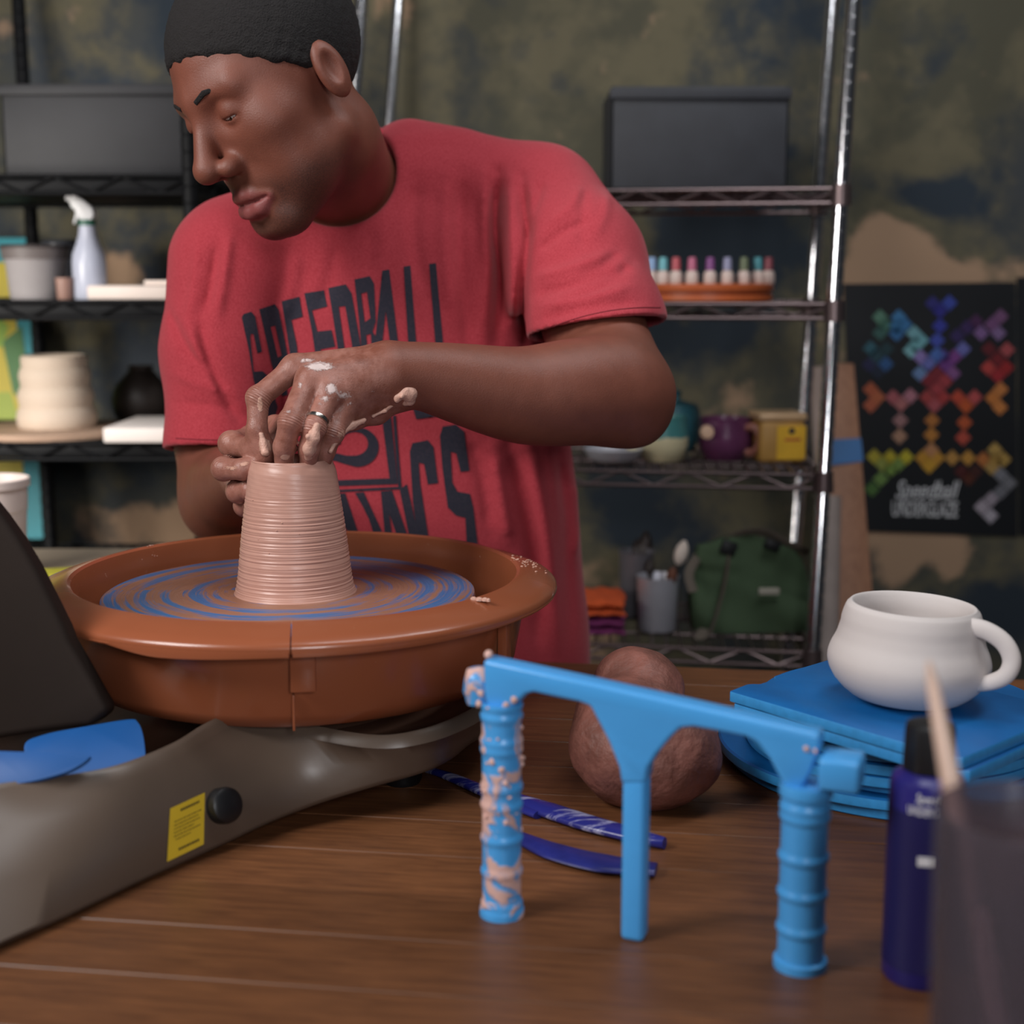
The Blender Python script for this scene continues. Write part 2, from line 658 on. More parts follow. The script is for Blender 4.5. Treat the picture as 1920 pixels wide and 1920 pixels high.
# base shell: outline on the table from the photograph's lower edge, crest from its upper edge
base_bot = [(-260, 1905), (-120, 1840), (0, 1780), (130, 1722), (270, 1655), (400, 1597), (510, 1545), (600, 1510), (700, 1479), (800, 1450), (850, 1425), (885, 1397)]
base_top = [(-260, 1530), (-120, 1495), (0, 1474), (130, 1457), (233, 1437), (333, 1397), (398, 1357), (467, 1332), (560, 1358), (700, 1381), (800, 1370), (885, 1337)]
out_b, out_t = [], []
for (bx, by), (tx, ty) in zip(base_bot, base_top):
    p = onz(bx, by, interp([-260, 400, 510, 600, 700, 800], [0.751, 0.753, 0.760, 0.768, 0.777, 0.784], bx))
    out_b.append(p)
    q = onz(tx, ty, interp([-260, 0, 330, 400, 470, 560, 700, 885], [0.842, 0.838, 0.838, 0.843, 0.843, 0.832, 0.826, 0.829], tx))
    out_t.append(q)
# close round behind the wheel
for a in np.linspace(-0.30, math.pi + 0.1, 14):
    r = 0.204
    out_b.append(Vector((WC.x + r * math.cos(a), WC.y + r * math.sin(a), 0.784)))
    out_t.append(Vector((WC.x + (r + .010) * math.cos(a), WC.y + (r + .010) * math.sin(a), 0.826)))
for (x, y, z) in ((-0.52, 1.22, 0.84), (-0.60, 1.0, 0.86), (-0.56, 0.84, 0.87)):
    out_b.append(Vector((x, y, 0.755)))
    out_t.append(Vector((x + 0.01, y, z)))
ob = smooth_path(out_b, 6, True)
ot = smooth_path(out_t, 6, True)
cen = Vector((-0.28, 1.15, 0.80))
mb = MB()
vs, fs = [], []
n = len(ob)
LAY = 12
inws = []
for i in range(n):
    tg_ = ob[(i + 1) % n] - ob[i - 1]
    w_ = Vector((-tg_.y, tg_.x, 0)).normalized()
    inws.append(w_ if i else w_)
area_ = sum(ob[i].x * ob[(i + 1) % n].y - ob[(i + 1) % n].x * ob[i].y for i in range(n))
if area_ < 0:
    inws = [-w_ for w_ in inws]
for (p, q), inw in zip(zip(ob, ot), inws):
    h = q.z - p.z
    vs += [p + inw * 0.05, p + inw * 0.006, p + inw * 0.0015 + Vector((0, 0, 0.001)), p + Vector((0, 0, 0.006)) - inw * 0.001, p.lerp(q, 0.4) - inw * 0.004, p.lerp(q, 0.75) - inw * 0.004,
           q + Vector((0, 0, -0.010)) - inw * 0.002, q + inw * 0.002 + Vector((0, 0, -0.003)), q + inw * 0.007,
           q + inw * 0.0125 + Vector((0, 0, -0.004)), q + inw * 0.016 + Vector((0, 0, -0.012)), Vector((q.x, q.y, min(0.806, q.z - 0.015))) + inw * 0.034]
for i in range(n):
    j = (i + 1) % n
    for k in range(LAY - 1):
        fs.append([i * LAY + k, j * LAY + k, j * LAY + k + 1, i * LAY + k + 1])
mb.add(vs, fs)
mb.build('base_shell', base_m, wheel, deg=60)
for fx, fy in ((-0.10, 1.235), (-0.30, 1.47), (-0.05, 1.42)):
    MB().lathe([(0, TZ), (0.016, TZ), (0.018, TZ + 0.004), (0.018, 0.785), (0, 0.785)], (fx, fy, 0), 20).build('rubber_foot', black_m, wheel)
# tray floor closing the shell
mb = MB()
ring = [Vector((q.x, q.y, 0)) + w_ * 0.030 for q, w_ in zip(ot, inws)]
mb.add([Vector((p.x, p.y, 0.804)) for p in ring], [list(range(len(ring)))])
fl = mb.build('tray_floor', tray_m, wheel)
# raised deck under the pan
MB().lathe([(0.0, 0.785), (0.118, 0.785), (0.122, 0.812), (0.120, 0.824), (0.110, 0.829), (0.0, 0.829)], (WC.x, WC.y, 0), 64).build('motor_housing', tray_m, wheel)
# dark upright shield at the far left, in front of the pan
shp = [(-330, 520), (-160, 760), (-60, 890), (0, 965), (30, 1008), (62, 1062), (95, 1128), (118, 1175), (127, 1200), (150, 1240), (178, 1290), (204, 1335), (170, 1362), (60, 1375), (-60, 1395), (-330, 1460)]
sd = 1.13
spoly = [W(x, y, sd + 0.00003 * (200 - x)) for x, y in shp]
MB().prism(spoly, FWD * 0.03).build('side_shield', mat('dark_umber_plastic', (40, 32, 28), 0.75, var=0.05, spec=0.15), wheel, bevel=0.006, seg=3)
# knob and warning label on the front of the shell
bv = BVHTree.FromPolygons([v.co for v in bpy.data.objects['base_shell'].data.vertices], [p.vertices[:] for p in bpy.data.objects['base_shell'].data.polygons])
def hit(tree, px, py):
    r = ray(px, py).normalized()
    h = tree.ray_cast(CAM, r)
    return (h[0], h[1] if h[1].dot(r) < 0 else -h[1]) if h[0] is not None else (None, None)
kp, kn = hit(bv, 414, 1511)
KR = kn.to_track_quat('Z', 'Y').to_matrix()
MB().lathe([(0.0, -0.004), (0.0145, -0.004), (0.0145, 0.008), (0.0138, 0.0105), (0.0115, 0.012), (0.0, 0.0122)], kp, 40, KR).build('speed_knob', black_m, wheel)
lab_m = mat('yellow_label_vinyl', (212, 178, 44), 0.5, var=0.03)
lab_pts = [(318, 1516), (383, 1486), (381, 1583), (312, 1616)]
h = [hit(bv, *p) for p in lab_pts]
lm = MB()
NG = 8
grid = []
for i in range(NG + 1):
    for j in range(NG + 1):
        u, v = i / NG, j / NG
        a = Vector(lab_pts[0]).lerp(Vector(lab_pts[1]), u)
        c = Vector(lab_pts[3]).lerp(Vector(lab_pts[2]), u)
        q = a.lerp(c, v)
        hp, hn = hit(bv, q.x, q.y)
        grid.append(hp + hn * 0.0007)
lm.add(grid, [[i * (NG + 1) + j, (i + 1) * (NG + 1) + j, (i + 1) * (NG + 1) + j + 1, i * (NG + 1) + j + 1] for i in range(NG) for j in range(NG)])
lab = lm.build('warning_label', lab_m, wheel)
ink = MB()
def lab_at(u, v, e=0.0011):
    a = Vector(lab_pts[0]).lerp(Vector(lab_pts[1]), u)
    c = Vector(lab_pts[3]).lerp(Vector(lab_pts[2]), u)
    q = a.lerp(c, v)
    hp, hn = hit(bv, q.x, q.y)
    return hp + hn * e
for v0, u0, u1, hgt in ((0.10, 0.30, 0.84, 0.045), (0.29, 0.14, 0.90, 0.016), (0.36, 0.14, 0.82, 0.016), (0.43, 0.14, 0.88, 0.016), (0.50, 0.14, 0.70, 0.016), (0.57, 0.14, 0.88, 0.016), (0.64, 0.2, 0.62, 0.016), (0.84, 0.30, 0.86, 0.045)):
    u = u0
    while u < u1:
        wv = rng.uniform(0.03, 0.09) if hgt < 0.03 else 0.055
        u2 = min(u + wv, u1)
        ink.add([lab_at(u, v0), lab_at(u2, v0), lab_at(u2, v0 + hgt), lab_at(u, v0 + hgt)], [[0, 1, 2, 3]])
        u = u2 + 0.018
ink.build('label_print', mat('label_ink', (40, 36, 30), 0.6), lab)

# ------------------------------------------------------------------ blue ribs lying in the tray
def rib(pts, z, thick, d, name, label, m):
    poly = [W(x, y, d[0] + (d[1] - d[0]) * (y - pts[0][1]) / 100.0) for x, y in pts]
    mb = MB()
    poly = smooth_path(poly, 5, True)
    nrm = (poly[len(poly) // 3] - poly[0]).cross(poly[2 * len(poly) // 3] - poly[0]).normalized()
    mb.prism(poly, nrm * thick)
    o = mb.build(name, m, None, bevel=0.0008)
    return tag(o, label, 'pottery tool', 'blue ribs in the tray')


blue_rib_m = mat('blue_rubber', (4, 78, 144), 0.5, var=0.05, scale=20)
rib([(45, 1400), (80, 1378), (160, 1362), (240, 1349), (258, 1354), (268, 1378), (272, 1418), (264, 1424), (200, 1440), (120, 1456), (70, 1462)], 0.81, 0.004, (1.115, 1.075), 'rubber_rib', 'larger blue rounded rib propped up at the back of the wheel tray', blue_rib_m)
rib([(-60, 1404), (0, 1408), (90, 1411), (160, 1416), (167, 1421), (144, 1438), (110, 1452), (40, 1468), (-60, 1474)], 0.81, 0.004, (1.055, 1.03), 'rubber_rib', 'smaller blue rib lying in front at the left edge of the wheel tray', blue_rib_m)

# ------------------------------------------------------------------ thrown clay cylinder on the bat
def clay_mat(name, c1, c2, rough):
    t = NT(name)
    t.color(t.mix(t.noise(26, 5), srgb(*c1), srgb(*c2)))
    t.b.inputs['Roughness'].default_value = rough
    t.bump(t.noise(300, 4), 0.12, 0.0006)
    return t.m


clay_m = clay_mat('wet_throwing_clay', (204, 158, 142), (186, 138, 122), 0.36)
POT_C = at(554, ZW, 1.355)
PH = 0.1275
r0, r1 = 0.0560, 0.0400
prof = []
pr = random.Random(3)
N_ = 330
gro = sorted([0.05 + 0.72 * (k + pr.uniform(-.45, .45)) / 25 for k in range(25)])
for i in range(N_ + 1):
    t = i / N_
    r = r0 + (r1 - r0) * (t ** 0.86) + 0.0022 * math.exp(-t * 26) - 0.0022 * math.exp(-((t - 0.97) / 0.035) ** 2) * 0.3
    r += 0.0011 * math.sin(math.pi * t)
    if t > 0.9:
        r -= 0.0018 * ((t - 0.9) / 0.1) ** 2
    e = 0
    for k, g in enumerate(gro):
        dd = (t - g) / 0.0065
        amp = 0.00044 * (0.6 + 0.8 * ((k * 37) % 11) / 11) * (1.0 if g < 0.6 else 0.5)
        e -= amp * math.exp(-dd * dd)
        e += amp * 0.6 * math.exp(-((t - g + 0.011) / 0.008) ** 2)
    r += e + 0.00012 * math.sin(t * 420) * (1 - t)
    prof.append((r, t * PH))
inner = [(r1 - 0.0026, PH + 0.0006), (r1 - 0.0055, PH - 0.001)] + [((r0 + (r1 - r0) * t) - 0.0075, t * PH) for t in np.linspace(0.95, 0.12, 14)] + [(0.02, 0.010), (0.0, 0.009)]
pn = np.random.default_rng(8).normal(0, 1, (64,))
def pwob(a, h, r):
    if h < 0.004 or h > PH - 0.001:
        return 0.0003 * math.sin(3 * a + 1) + (0.0004 * math.sin(9 * a) * math.sin(5 * a + 2) if h > 0.1 else 0)
    return 0.00008 * math.sin(13 * a + h * 900) * math.sin(7 * a - h * 500) + 0.0004 * math.sin(2 * a + h * 30)
mb = MB().lathe([(0.0, 0.0)] + prof + inner, POT_C, 160, wob=pwob)
pot = mb.build('clay_cylinder', clay_m, None, deg=60)
tag(pot, 'freshly thrown pink clay cylinder with throwing rings in the middle of the wheel', 'clay pot')
mb = MB()
for i in range(16):
    a = -math.pi / 2 + pr.uniform(-1.45, 1.45)
    t = pr.uniform(0.15, 0.75)
    r = interp([0, 1], [r0 + .0006, r1 + .0006], t ** 0.86)
    mb.lathe([(0, -.0006), (0.0009, -0.0003), (0.001, 0.0002), (0, 0.0007)], POT_C + Vector((r * math.cos(a), r * math.sin(a), t * PH)), 6)
o = mb.build('clay_crumbs', slip_m, pot)
o['kind'] = 'stuff'

def crumbs(name, spots, parent, m, seed, sz):
    q = random.Random(seed)
    mb = MB()
    for p in spots:
        s = q.uniform(*sz)
        R = Matrix.Rotation(q.uniform(0, 6.3), 3, 'Z')
        prof_ = [(0, -s * .3), (s * .8, -s * .2), (s, 0.0), (s * .6, s * .35), (0, s * .45)]
        ph = q.uniform(0, 6)
        mb.lathe(prof_, p, 9, R, wob=lambda a, h, r: r * 0.3 * math.sin(3 * a + ph))
    o = mb.build(name, m, parent)
    o['kind'] = 'stuff'
    return o
q = random.Random(4)
def lip_spot(a, r):
    z = interp([0.2035, 0.207, 0.2115, 0.217, 0.226, 0.236, 0.2445], [0.88, 0.915, 0.9283, 0.9279, 0.9252, 0.9218, 0.9185], r)
    return pan_c + Vector((r * math.cos(a), r * math.sin(a), z + 0.0003))
spots = [lip_spot(pang(985, 1065, .92) + q.gauss(0, 0.09), q.uniform(0.209, 0.240)) for _ in range(46)]
spots += [lip_spot(pang(270, 1035, .92) + q.gauss(0, 0.05), q.uniform(0.2075, 0.2125)) for _ in range(16)]
crumbs('clay_splatter', spots, wheel, slip_m, 5, (0.0005, 0.0014))
# the bigger smear on the right lip
p = onz(903, 1126, 0.9275)
sm = MB()
for dx, dy, r in ((-0.007, 0.002, 0.0032), (-0.002, 0.0005, 0.0036), (0.003, -0.001, 0.003), (0.006, -0.0035, 0.0018)):
    sm.lathe([(0, -0.001), (r, -0.001), (r * .9, 0.0008), (r * .4, 0.0018), (0, 0.002)], (p.x + dx, p.y + dy, 0.9285), 12)
sm.build('clay_smear', slip_m, wheel)

# ------------------------------------------------------------------ blue plastic frame in the foreground
def frame_mat():
    t = NT('blue_plastic_with_clay_smears')
    s = t.n('ShaderNodeAttribute', attribute_name='smear').outputs['Fac']
    nz = t.noise(38, 5, 0.6, dist=0.8)
    k = t.math('ADD', nz, t.math('MULTIPLY', s, 0.17))
    f = t.ramp(k, [(0.66, 0.0), (0.72, 1.0)])
    f = t.math('MULTIPLY', f, t.ramp(s, [(0.02, 0.0), (0.2, 1.0)]))
    t.color(t.mix(f, srgb(74, 160, 226), srgb(210, 170, 160)))
    t.l(t.ramp(f, [(0, 0.32), (1, 0.75)]), t.b.inputs['Roughness'])
    t.bump(t.math('ADD', f, t.math('MULTIPLY', nz, 0.5)), 0.5, 0.002)
    return t.m


fr_m = frame_mat()
P0 = W(905, 1238, 0.985)
P1 = W(1540, 1380, 0.905)
fu = Vector((P1.x - P0.x, P1.y - P0.y, 0)).normalized()
fn = Vector((fu.y, -fu.x, 0))                # towards the camera
def fp(px, py):
    return onplane(px, py, P0, fn)
fr = empty('plastic_trestle', (fp(935, 1500).x, fp(935, 1500).y, TZ), 'bright blue plastic frame with three legs and clay-smeared left post, in front of everything', 'pottery tool')
outline = [(905, 1238), (1100, 1280), (1300, 1325), (1536, 1378), (1538, 1400), (1520, 1450), (1500, 1484), (1476, 1484), (1466, 1470),
           (1440, 1420), (1418, 1392), (1396, 1382), (1345, 1372), (1300, 1364), (1275, 1366), (1258, 1382), (1230, 1415), (1214, 1440), (1209, 1470),
           (1164, 1470), (1160, 1440), (1140, 1390), (1118, 1348), (1106, 1325), (1085, 1317), (1040, 1308), (1000, 1299), (985, 1302), (970, 1318), (958, 1330), (915, 1326), (908, 1310)]
TH = 0.019
mb = MB().prism([fp(*p) for p in outline], -fn * TH)
o = mb.build('frame_bar', fr_m, fr, bevel=0.0028, seg=3)
def vertical_leg(name, px, ytop, r_px, rings, off=TH / 2, smear=0.0):
    top = fp(px, ytop) - fn * off
    r = r_px * (top - CAM).dot(FWD) / F
    prof = []
    ztop, zb = top.z, TZ
    n = 90
    for i in range(n + 1):
        z = zb + (ztop - zb) * i / n
        rr = r
        for zr in rings:
            d = (z - (ztop - zr)) / 0.0028
            rr += r * 0.10 * math.exp(-d ** 4)
        if z < zb + 0.006:
            rr = r * 1.16
        prof.append((rr, z))
    mb = MB().lathe([(0, zb)] + prof + [(0, ztop)], (top.x, top.y, 0), 28)
    o = mb.build(name, fr_m, fr, deg=50)
    if smear:
        a = o.data.attributes.new('smear', 'FLOAT', 'POINT')
        a.data.foreach_set('value', [smear * min(1.0, 0.55 + 0.7 * (ztop - v.co.z) / 0.09) for v in o.data.vertices])
    return top, r
LP, lr = vertical_leg('post_leg', 931, 1322, 37, (0.002, 0.010, 0.028, 0.034, 0.062, 0.075, 0.10, 0.125, 0.15), smear=1.0)
RP, rr_ = vertical_leg('post_leg', 1507, 1476, 44, (0.002, 0.016, 0.022, 0.05, 0.075, 0.10), smear=0.0)
# slim middle leg of rounded-rectangular section
mt = fp(1187, 1440) - fn * (TH / 2)
MB().box((mt.x, mt.y, (mt.z + TZ) / 2), (0.0165, TH * 0.92, mt.z - TZ), Matrix((fu, -fn, Vector((0, 0, 1)))).transposed(), 0.004, 3).build('slim_leg', fr_m, fr)
# lug at the right end
lp = fp(1577, 1448) - fn * 0.004
MB().box((lp.x, lp.y, lp.z), (0.026, 0.030, 0.021), Matrix((fu, -fn, Vector((0, 0, 1)))).transposed(), 0.003, 3).build('end_lug', fr_m, fr)
cp_ = fp(1507, 1482) - fn * (TH / 2)
MB().lathe([(0, -0.006), (rr_ * 1.12, -0.006), (rr_ * 1.15, -0.003), (rr_ * 1.1, 0.001), (0, 0.003)], cp_, 28).build('post_collar', fr_m, fr)
# rounded knob at the left end, thick with clay
def blob(mb, c, r, seed, amp=0.2, n=20, sc=(1, 1, 1)):
    q = random.Random(seed)
    dirs = [Vector((q.gauss(0, 1), q.gauss(0, 1), q.gauss(0, 1))).normalized() for _ in range(7)]
    vs, fs = [], []
    for i in range(n // 2 + 1):
        th = math.pi * i / (n // 2)
        for j in range(n):
            a = 2 * math.pi * j / n
            d = Vector((math.sin(th) * math.cos(a), math.sin(th) * math.sin(a), math.cos(th)))
            k = 1 + amp * sum(max(0, d.dot(e)) ** 3 * (1 if m % 2 else -0.7) for m, e in enumerate(dirs)) / 2
            vs.append(Vector(c) + Vector((d.x * r * k * sc[0], d.y * r * k * sc[1], d.z * r * k * sc[2])))
    for i in range(n // 2):
        for j in range(n):
            fs.append([i * n + j, i * n + (j + 1) % n, (i + 1) * n + (j + 1) % n, (i + 1) * n + j])
    mb.add(vs, fs)
    return mb
mb = MB()
kc = fp(888, 1292) - fn * (TH / 2)
mb.lathe([(0, -0.0135), (0.0085, -0.0125), (0.0108, -0.004), (0.0108, 0.005), (0.0080, 0.0120), (0, 0.0135)], kc, 20, wob=lambda a, h, r: 0.0006 * math.sin(3 * a + h * 300))
o = mb.build('end_knob', fr_m, fr, deg=60)
a = o.data.attributes.new('smear', 'FLOAT', 'POINT')
a.data.foreach_set('value', [1.0] * len(o.data.vertices))
smear_m = mat('drying_pink_slip', (218, 176, 164), 0.6, var=0.08, scale=90, bump=0.3, bscale=200)
mb = MB()
blob(mb, fp(908, 1233) - fn * 0.008, 0.0032, 1, 0.5, 12)
q = random.Random(11)
for k in range(26):
    ph = q.uniform(-2.4, 0.8)
    z = LP.z - q.uniform(0.0, 0.10)
    rr2 = lr * 1.02
    d = fu * math.cos(ph) + fn * -math.sin(ph)
    blob(mb, (LP.x + d.x * rr2, LP.y + d.y * rr2, z), q.uniform(0.0009, 0.0022), 20 + k, 0.7, 10, (1, 1, q.uniform(0.6, 1.6)))
for (x, y) in ((925, 1328), (950, 1322), (965, 1312), (902, 1300), (899, 1318)):
    blob(mb, fp(x, y) + fn * 0.0003, 0.0024, x, 0.7, 10)
o = mb.build('clay_smears', smear_m, fr)
o['kind'] = 'stuff'
mb = MB()
for (x, y, r) in ((1512, 1405, 0.0022), (1528, 1408, 0.0015), (1551, 1447, 0.0012)):
    blob(mb, fp(x, y) + fn * 0.0003, r, x, 0.6, 10, (1, 1, 1))
o = mb.build('clay_specks', smear_m, fr)
o['kind'] = 'stuff'

# ------------------------------------------------------------------ tools on the table
def tool_mat():
    t = NT('pearly_navy_highlighted')
    n = t.noise(26, 5, 0.65, stretch=(0.7, 3, 1), dist=0.3)
    t.color(t.mix(t.ramp(n, [(0.50, 0.0), (0.66, 1.0)]), srgb(38, 42, 120), srgb(190, 190, 220)))  # white streaks: pearly finish plus highlights painted into the colour
    t.b.inputs['Roughness'].default_value = 0.25
    return t.m
tool_m = tool_mat()
navy_m = mat('navy_plastic', (34, 40, 110), 0.3, var=0.2, scale=60)
def blade(name, spine, widths, th, z0, m, label):
    """flat tapered tool lying on the table: spine in pixels, half widths in metres"""
    pts = smooth_path([onz(x, y, z0) for x, y in spine], 6)
    k = len(pts)
    ws = [interp(np.linspace(0, 1, len(widths)), widths, i / (k - 1)) for i in range(k)]
    mb = MB().tube([p + Vector((0, 0, th)) for p in pts], [(w, th) for w in ws], 14, flat=Vector((fu.y, -fu.x, 0)))
    o = mb.build(name, m, None, deg=70)
    tag(o, label, 'pottery tool')
    return o
blade('sculpting_tool', [(798, 1449), (840, 1462), (900, 1487), (960, 1513), (1010, 1535)], [0.0008, 0.006, 0.0085, 0.009, 0.006], 0.0035, TZ, tool_m, 'pointed pearly blue tool with painted highlights on the table left of the blue frame post')
blade('sculpting_tool', [(965, 1508), (1030, 1530), (1100, 1553), (1180, 1575), (1246, 1592)], [0.007, 0.0125, 0.013, 0.011, 0.004], 0.005, TZ, tool_m, 'wide blue tool with white streaks and painted highlights, lying behind the frame legs')
blade('sculpting_tool', [(968, 1576), (1040, 1606), (1130, 1628), (1230, 1640)], [0.006, 0.014, 0.016, 0.010], 0.004, TZ, navy_m, 'plain navy tool half hidden behind the two left frame legs')

# ------------------------------------------------------------------ stack of bats with the mug
blue_bat_m = mat('matte_blue_bat_board', (16, 104, 172), 0.42, var=0.10, scale=22, bump=0.12, bscale=260, bdist=0.0006, rgb2=(12, 92, 158))
edge_m = mat('worn_blue_bat_edge', (52, 142, 206), 0.45, var=0.1, scale=120)
ZB = 0.849
bl, bf, bb = onz(1362, 1294, ZB), onz(1800, 1423, ZB), onz(1585, 1227, ZB)
br = bf + (bb - bl)
def poly_bat(name, pts, z, th, label, grp):
    mb = MB()
    mb.prism([Vector((p.x, p.y, z - th)) for p in pts], (0, 0, th))
    bm = mb.bm
    o = mb.build(name, [blue_bat_m, edge_m], None, bevel=0.0012, seg=2)
    for p in o.data.polygons:
        if abs(p.normal.z) < 0.6:
            p.material_index = 1
    return tag(o, label, 'bat', grp)
def edge(a, b, steps):
    return [a.lerp(b, s) for s in steps]
dn = (bf - bl).normalized()
def notched(a, b, at_, depth, nrm):
    out = []
    for s, d in zip(at_, depth):
        out.append(a.lerp(b, s) + nrm * d)
    return out
def square_bat(shift, z, label, turn=0.0):
    R = Matrix.Rotation(turn, 3, 'Z')
    c = (bl + bf + bb + br) / 4
    def T(p): return R @ (p - c) + c + shift
    left = notched(bl, bb, [0.16, 0.19, 0.21, 0.33, 0.36, 0.38], [0.0, 0.003, 0.007, 0.007, 0.004, 0.0], -dn * -1)
    pts = [bl + (bb - bl) * 0.01 + dn * .003, bl + dn * 0.004] + [bf - dn * 0.006, bf + (br - bf) * 0.03, br, bb] + left[::-1]
    return poly_bat('square_bat', [T(p) for p in pts], z, 0.0095, label, 'blue bats stacked on the table')
square_bat(Vector((0, 0, 0)), ZB, 'square blue bat on top of the stack, directly under the white mug')
square_bat(Vector((0.004, -0.001, 0)), ZB - 0.0102, 'square blue bat, second from the top of the stack', 0.01)
rc = (bl + bf + bb + br) / 4 + Vector((0.0, 0.0, 0))
def round_bat(z, r, dx, dy, label):
    mb = MB().lathe([(0, -0.011), (r - 0.002, -0.011), (r, -0.0095), (r + 0.0005, -0.006), (r, -0.0015), (r - 0.002, 0), (0, 0)], (rc.x + dx, rc.y + dy, z), 96)
    o = mb.build('round_bat', [blue_bat_m, edge_m], None)
    for p in o.data.polygons:
        if abs(p.normal.z) < 0.6:
            p.material_index = 1
    return tag(o, label, 'bat', 'blue bats stacked on the table')
zr = ZB - 0.0204 - 0.0003
labs = ['round blue bat directly beneath the two square bats', 'second round blue bat below the square bats', 'third round blue bat below the square bats', 'fourth round blue bat below the square bats',
        'fifth round blue bat below the square bats', 'sixth round blue bat below the square bats', 'lowest round blue bat, lying on the table under the stack']
k = 0
offs = [(0.010, -0.004), (0.004, 0.0), (-0.002, 0.002), (-0.002, 0.0), (0.002, -0.002), (0.0, 0.0), (0.003, 0.002)]
gap = (zr - TZ) / 7
rc = Vector((0.372, 1.292, 0))
for k, (r_, dx, dy) in enumerate(((0.125, -0.02, -0.055), (0.125, -0.024, -0.05), (0.128, -0.020, -0.05), (0.13, -0.022, -0.045), (0.150, 0.0, -0.012), (0.170, -0.004, 0.0), (0.168, 0.004, 0.004))):
    round_bat(zr - k * gap, r_, dx, dy, labs[k])

# mug: lathe body with a soft waist, pulled handle
mug_m = clay_mat('bisque_white_clay', (212, 205, 202), (203, 194, 190), 0.78)
MD = 1.20
mc = at(1697, ZB, MD + 0.0)
mug = empty('clay_mug', (mc.x, mc.y, ZB), 'unglazed white clay mug with a thick handle, standing on the blue bats', 'mug')
k_ = MD / F
pr_ = [(1311, 86), (1300, 111), (1278, 134), (1254, 146.5), (1236, 148.5), (1219, 144), (1200, 136), (1180, 130), (1158, 126.5), (1142, 121.5), (1135, 116)]
prof = [(0.0, 0.0)] + [(w * k_, (1316 - y) * k_ / CP * 0.985) for y, w in pr_]
ht = prof[-1][1]
prof += [(112 * k_, ht + 0.0012), (107 * k_, ht - 0.0005), (101 * k_, ht - 0.010), (108 * k_, ht - 0.025), (125 * k_, ht - 0.05), (115 * k_, 0.014), (70 * k_, 0.008), (0.0, 0.008)]
pz = smooth_path([Vector((r, 0, h)) for r, h in prof], 3)
prof2 = [(max(0, p.x), p.z) for p in pz]
tilt = Matrix.Rotation(math.radians(2.2), 3, 'Y')
MB().lathe(prof2, mc + Vector((0, 0, 0.002)), 96, axis=tilt, wob=lambda a, h, r: 0.00012 * math.sin(h * 2600)).build('body', mug_m, mug, deg=60)
hd = MD - 0.035
hp = [W(x, y, d) for x, y, d in ((1790, 1182, hd - .005), (1815, 1176, hd - .012), (1850, 1183, hd - 0.02), (1883, 1206, hd - 0.026), (1897, 1238, hd - 0.028), (1886, 1266, hd - .026), (1855, 1280, hd - 0.018), (1815, 1283, hd - .006), (1788, 1286, hd + .004))]
hr = [(23, 15), (18, 15), (17.5, 14), (17.5, 13), (17, 13), (16, 13), (15, 13), (14.5, 13), (17, 14)]
hpath = smooth_path(hp, 6)
hrad = []
for i in range(len(hpath)):
    t = i / 6
    j = min(int(t), len(hr) - 2)
    f = t - j
    hrad.append(tuple((hr[j][q] * (1 - f) + hr[j + 1][q] * f) * hd / F for q in (0, 1)))
hn = (hp[4] - hp[0]).cross(hp[8] - hp[0]).normalized()
MB().tube(hpath, [(b, a) for a, b in hrad], 20, flat=hn).build('handle', mug_m, mug, deg=60)

# bottle of underglaze
navy_b = mat('navy_bottle_plastic', (40, 36, 110), 0.3, var=0.08)
BD = 0.93
bc = at(1722, TZ, BD)
kb = BD / F
ztop = (CAM + ray(1722, 1330) * BD).z
bot = empty('underglaze_bottle', (bc.x, bc.y, TZ), 'navy squeeze bottle with black cap and white lettering, beside the bats', 'bottle')
zcap = (CAM + ray(1722, 1418) * BD).z
br_ = 68 * kb
MB().lathe([(0, TZ), (br_ - .002, TZ), (br_, TZ + 0.003), (br_, zcap - 0.010), (br_ - 0.0015, zcap - 0.005), (br_ - 0.006, zcap - 0.0015), (br_ - 0.010, zcap), (0, zcap)], (bc.x, bc.y, 0), 48).build('bottle_body', navy_b, bot)
MB().lathe([(0, zcap), (46 * kb, zcap), (47 * kb, zcap + 0.002), (45 * kb, ztop - 0.004), (43 * kb, ztop - 0.001), (38 * kb, ztop), (0, ztop)], (bc.x, bc.y, 0), 48, wob=lambda a, h, r: 0.00025 * math.cos(40 * a) if r > 40 * kb else 0).build('cap', black_m, bot)
white_ink = mat('white_print', (225, 225, 228), 0.5, var=0.02)
tow = Vector((-bc.x, -bc.y, 0)).normalized()
tow = Matrix.Rotation(0.12, 3, 'Z') @ tow
sx_ = Vector((-tow.y, tow.x, 0))
zl = (CAM + ray(1700, 1504) * (BD - br_)).z
MB().lathe([(br_ + 0.0002, TZ + 0.012), (br_ + 0.0004, TZ + 0.012), (br_ + 0.0004, zcap - 0.024), (br_ + 0.0002, zcap - 0.024)], (bc.x, bc.y, 0), 48, closed=True).build('label', mat('dark_navy_label', (26, 24, 78), 0.45, var=0.05), bot)
lo = Vector((bc.x, bc.y, 0)) + tow * (br_ + 0.0005)
text_obj('label_lettering', 'UNDERGLAZE', 0.0082, lo + Vector((0, 0, zl)), sx_, (0, 0, 1), white_ink, bot, bend=br_, sx=0.58)
text_obj('label_script', 'Speedball', 0.0085, lo + Vector((0, 0, zl + 0.0085)), sx_, (0, 0, 1), white_ink, bot, shear=0.3, bend=br_, sx=0.62)
text_obj('label_lettering', 'BLUE', 0.0095, lo + Vector((0, 0, (CAM + ray(1700, 1594) * (BD - br_)).z)), sx_, (0, 0, 1), white_ink, bot, bend=br_, sx=0.8) if False else None
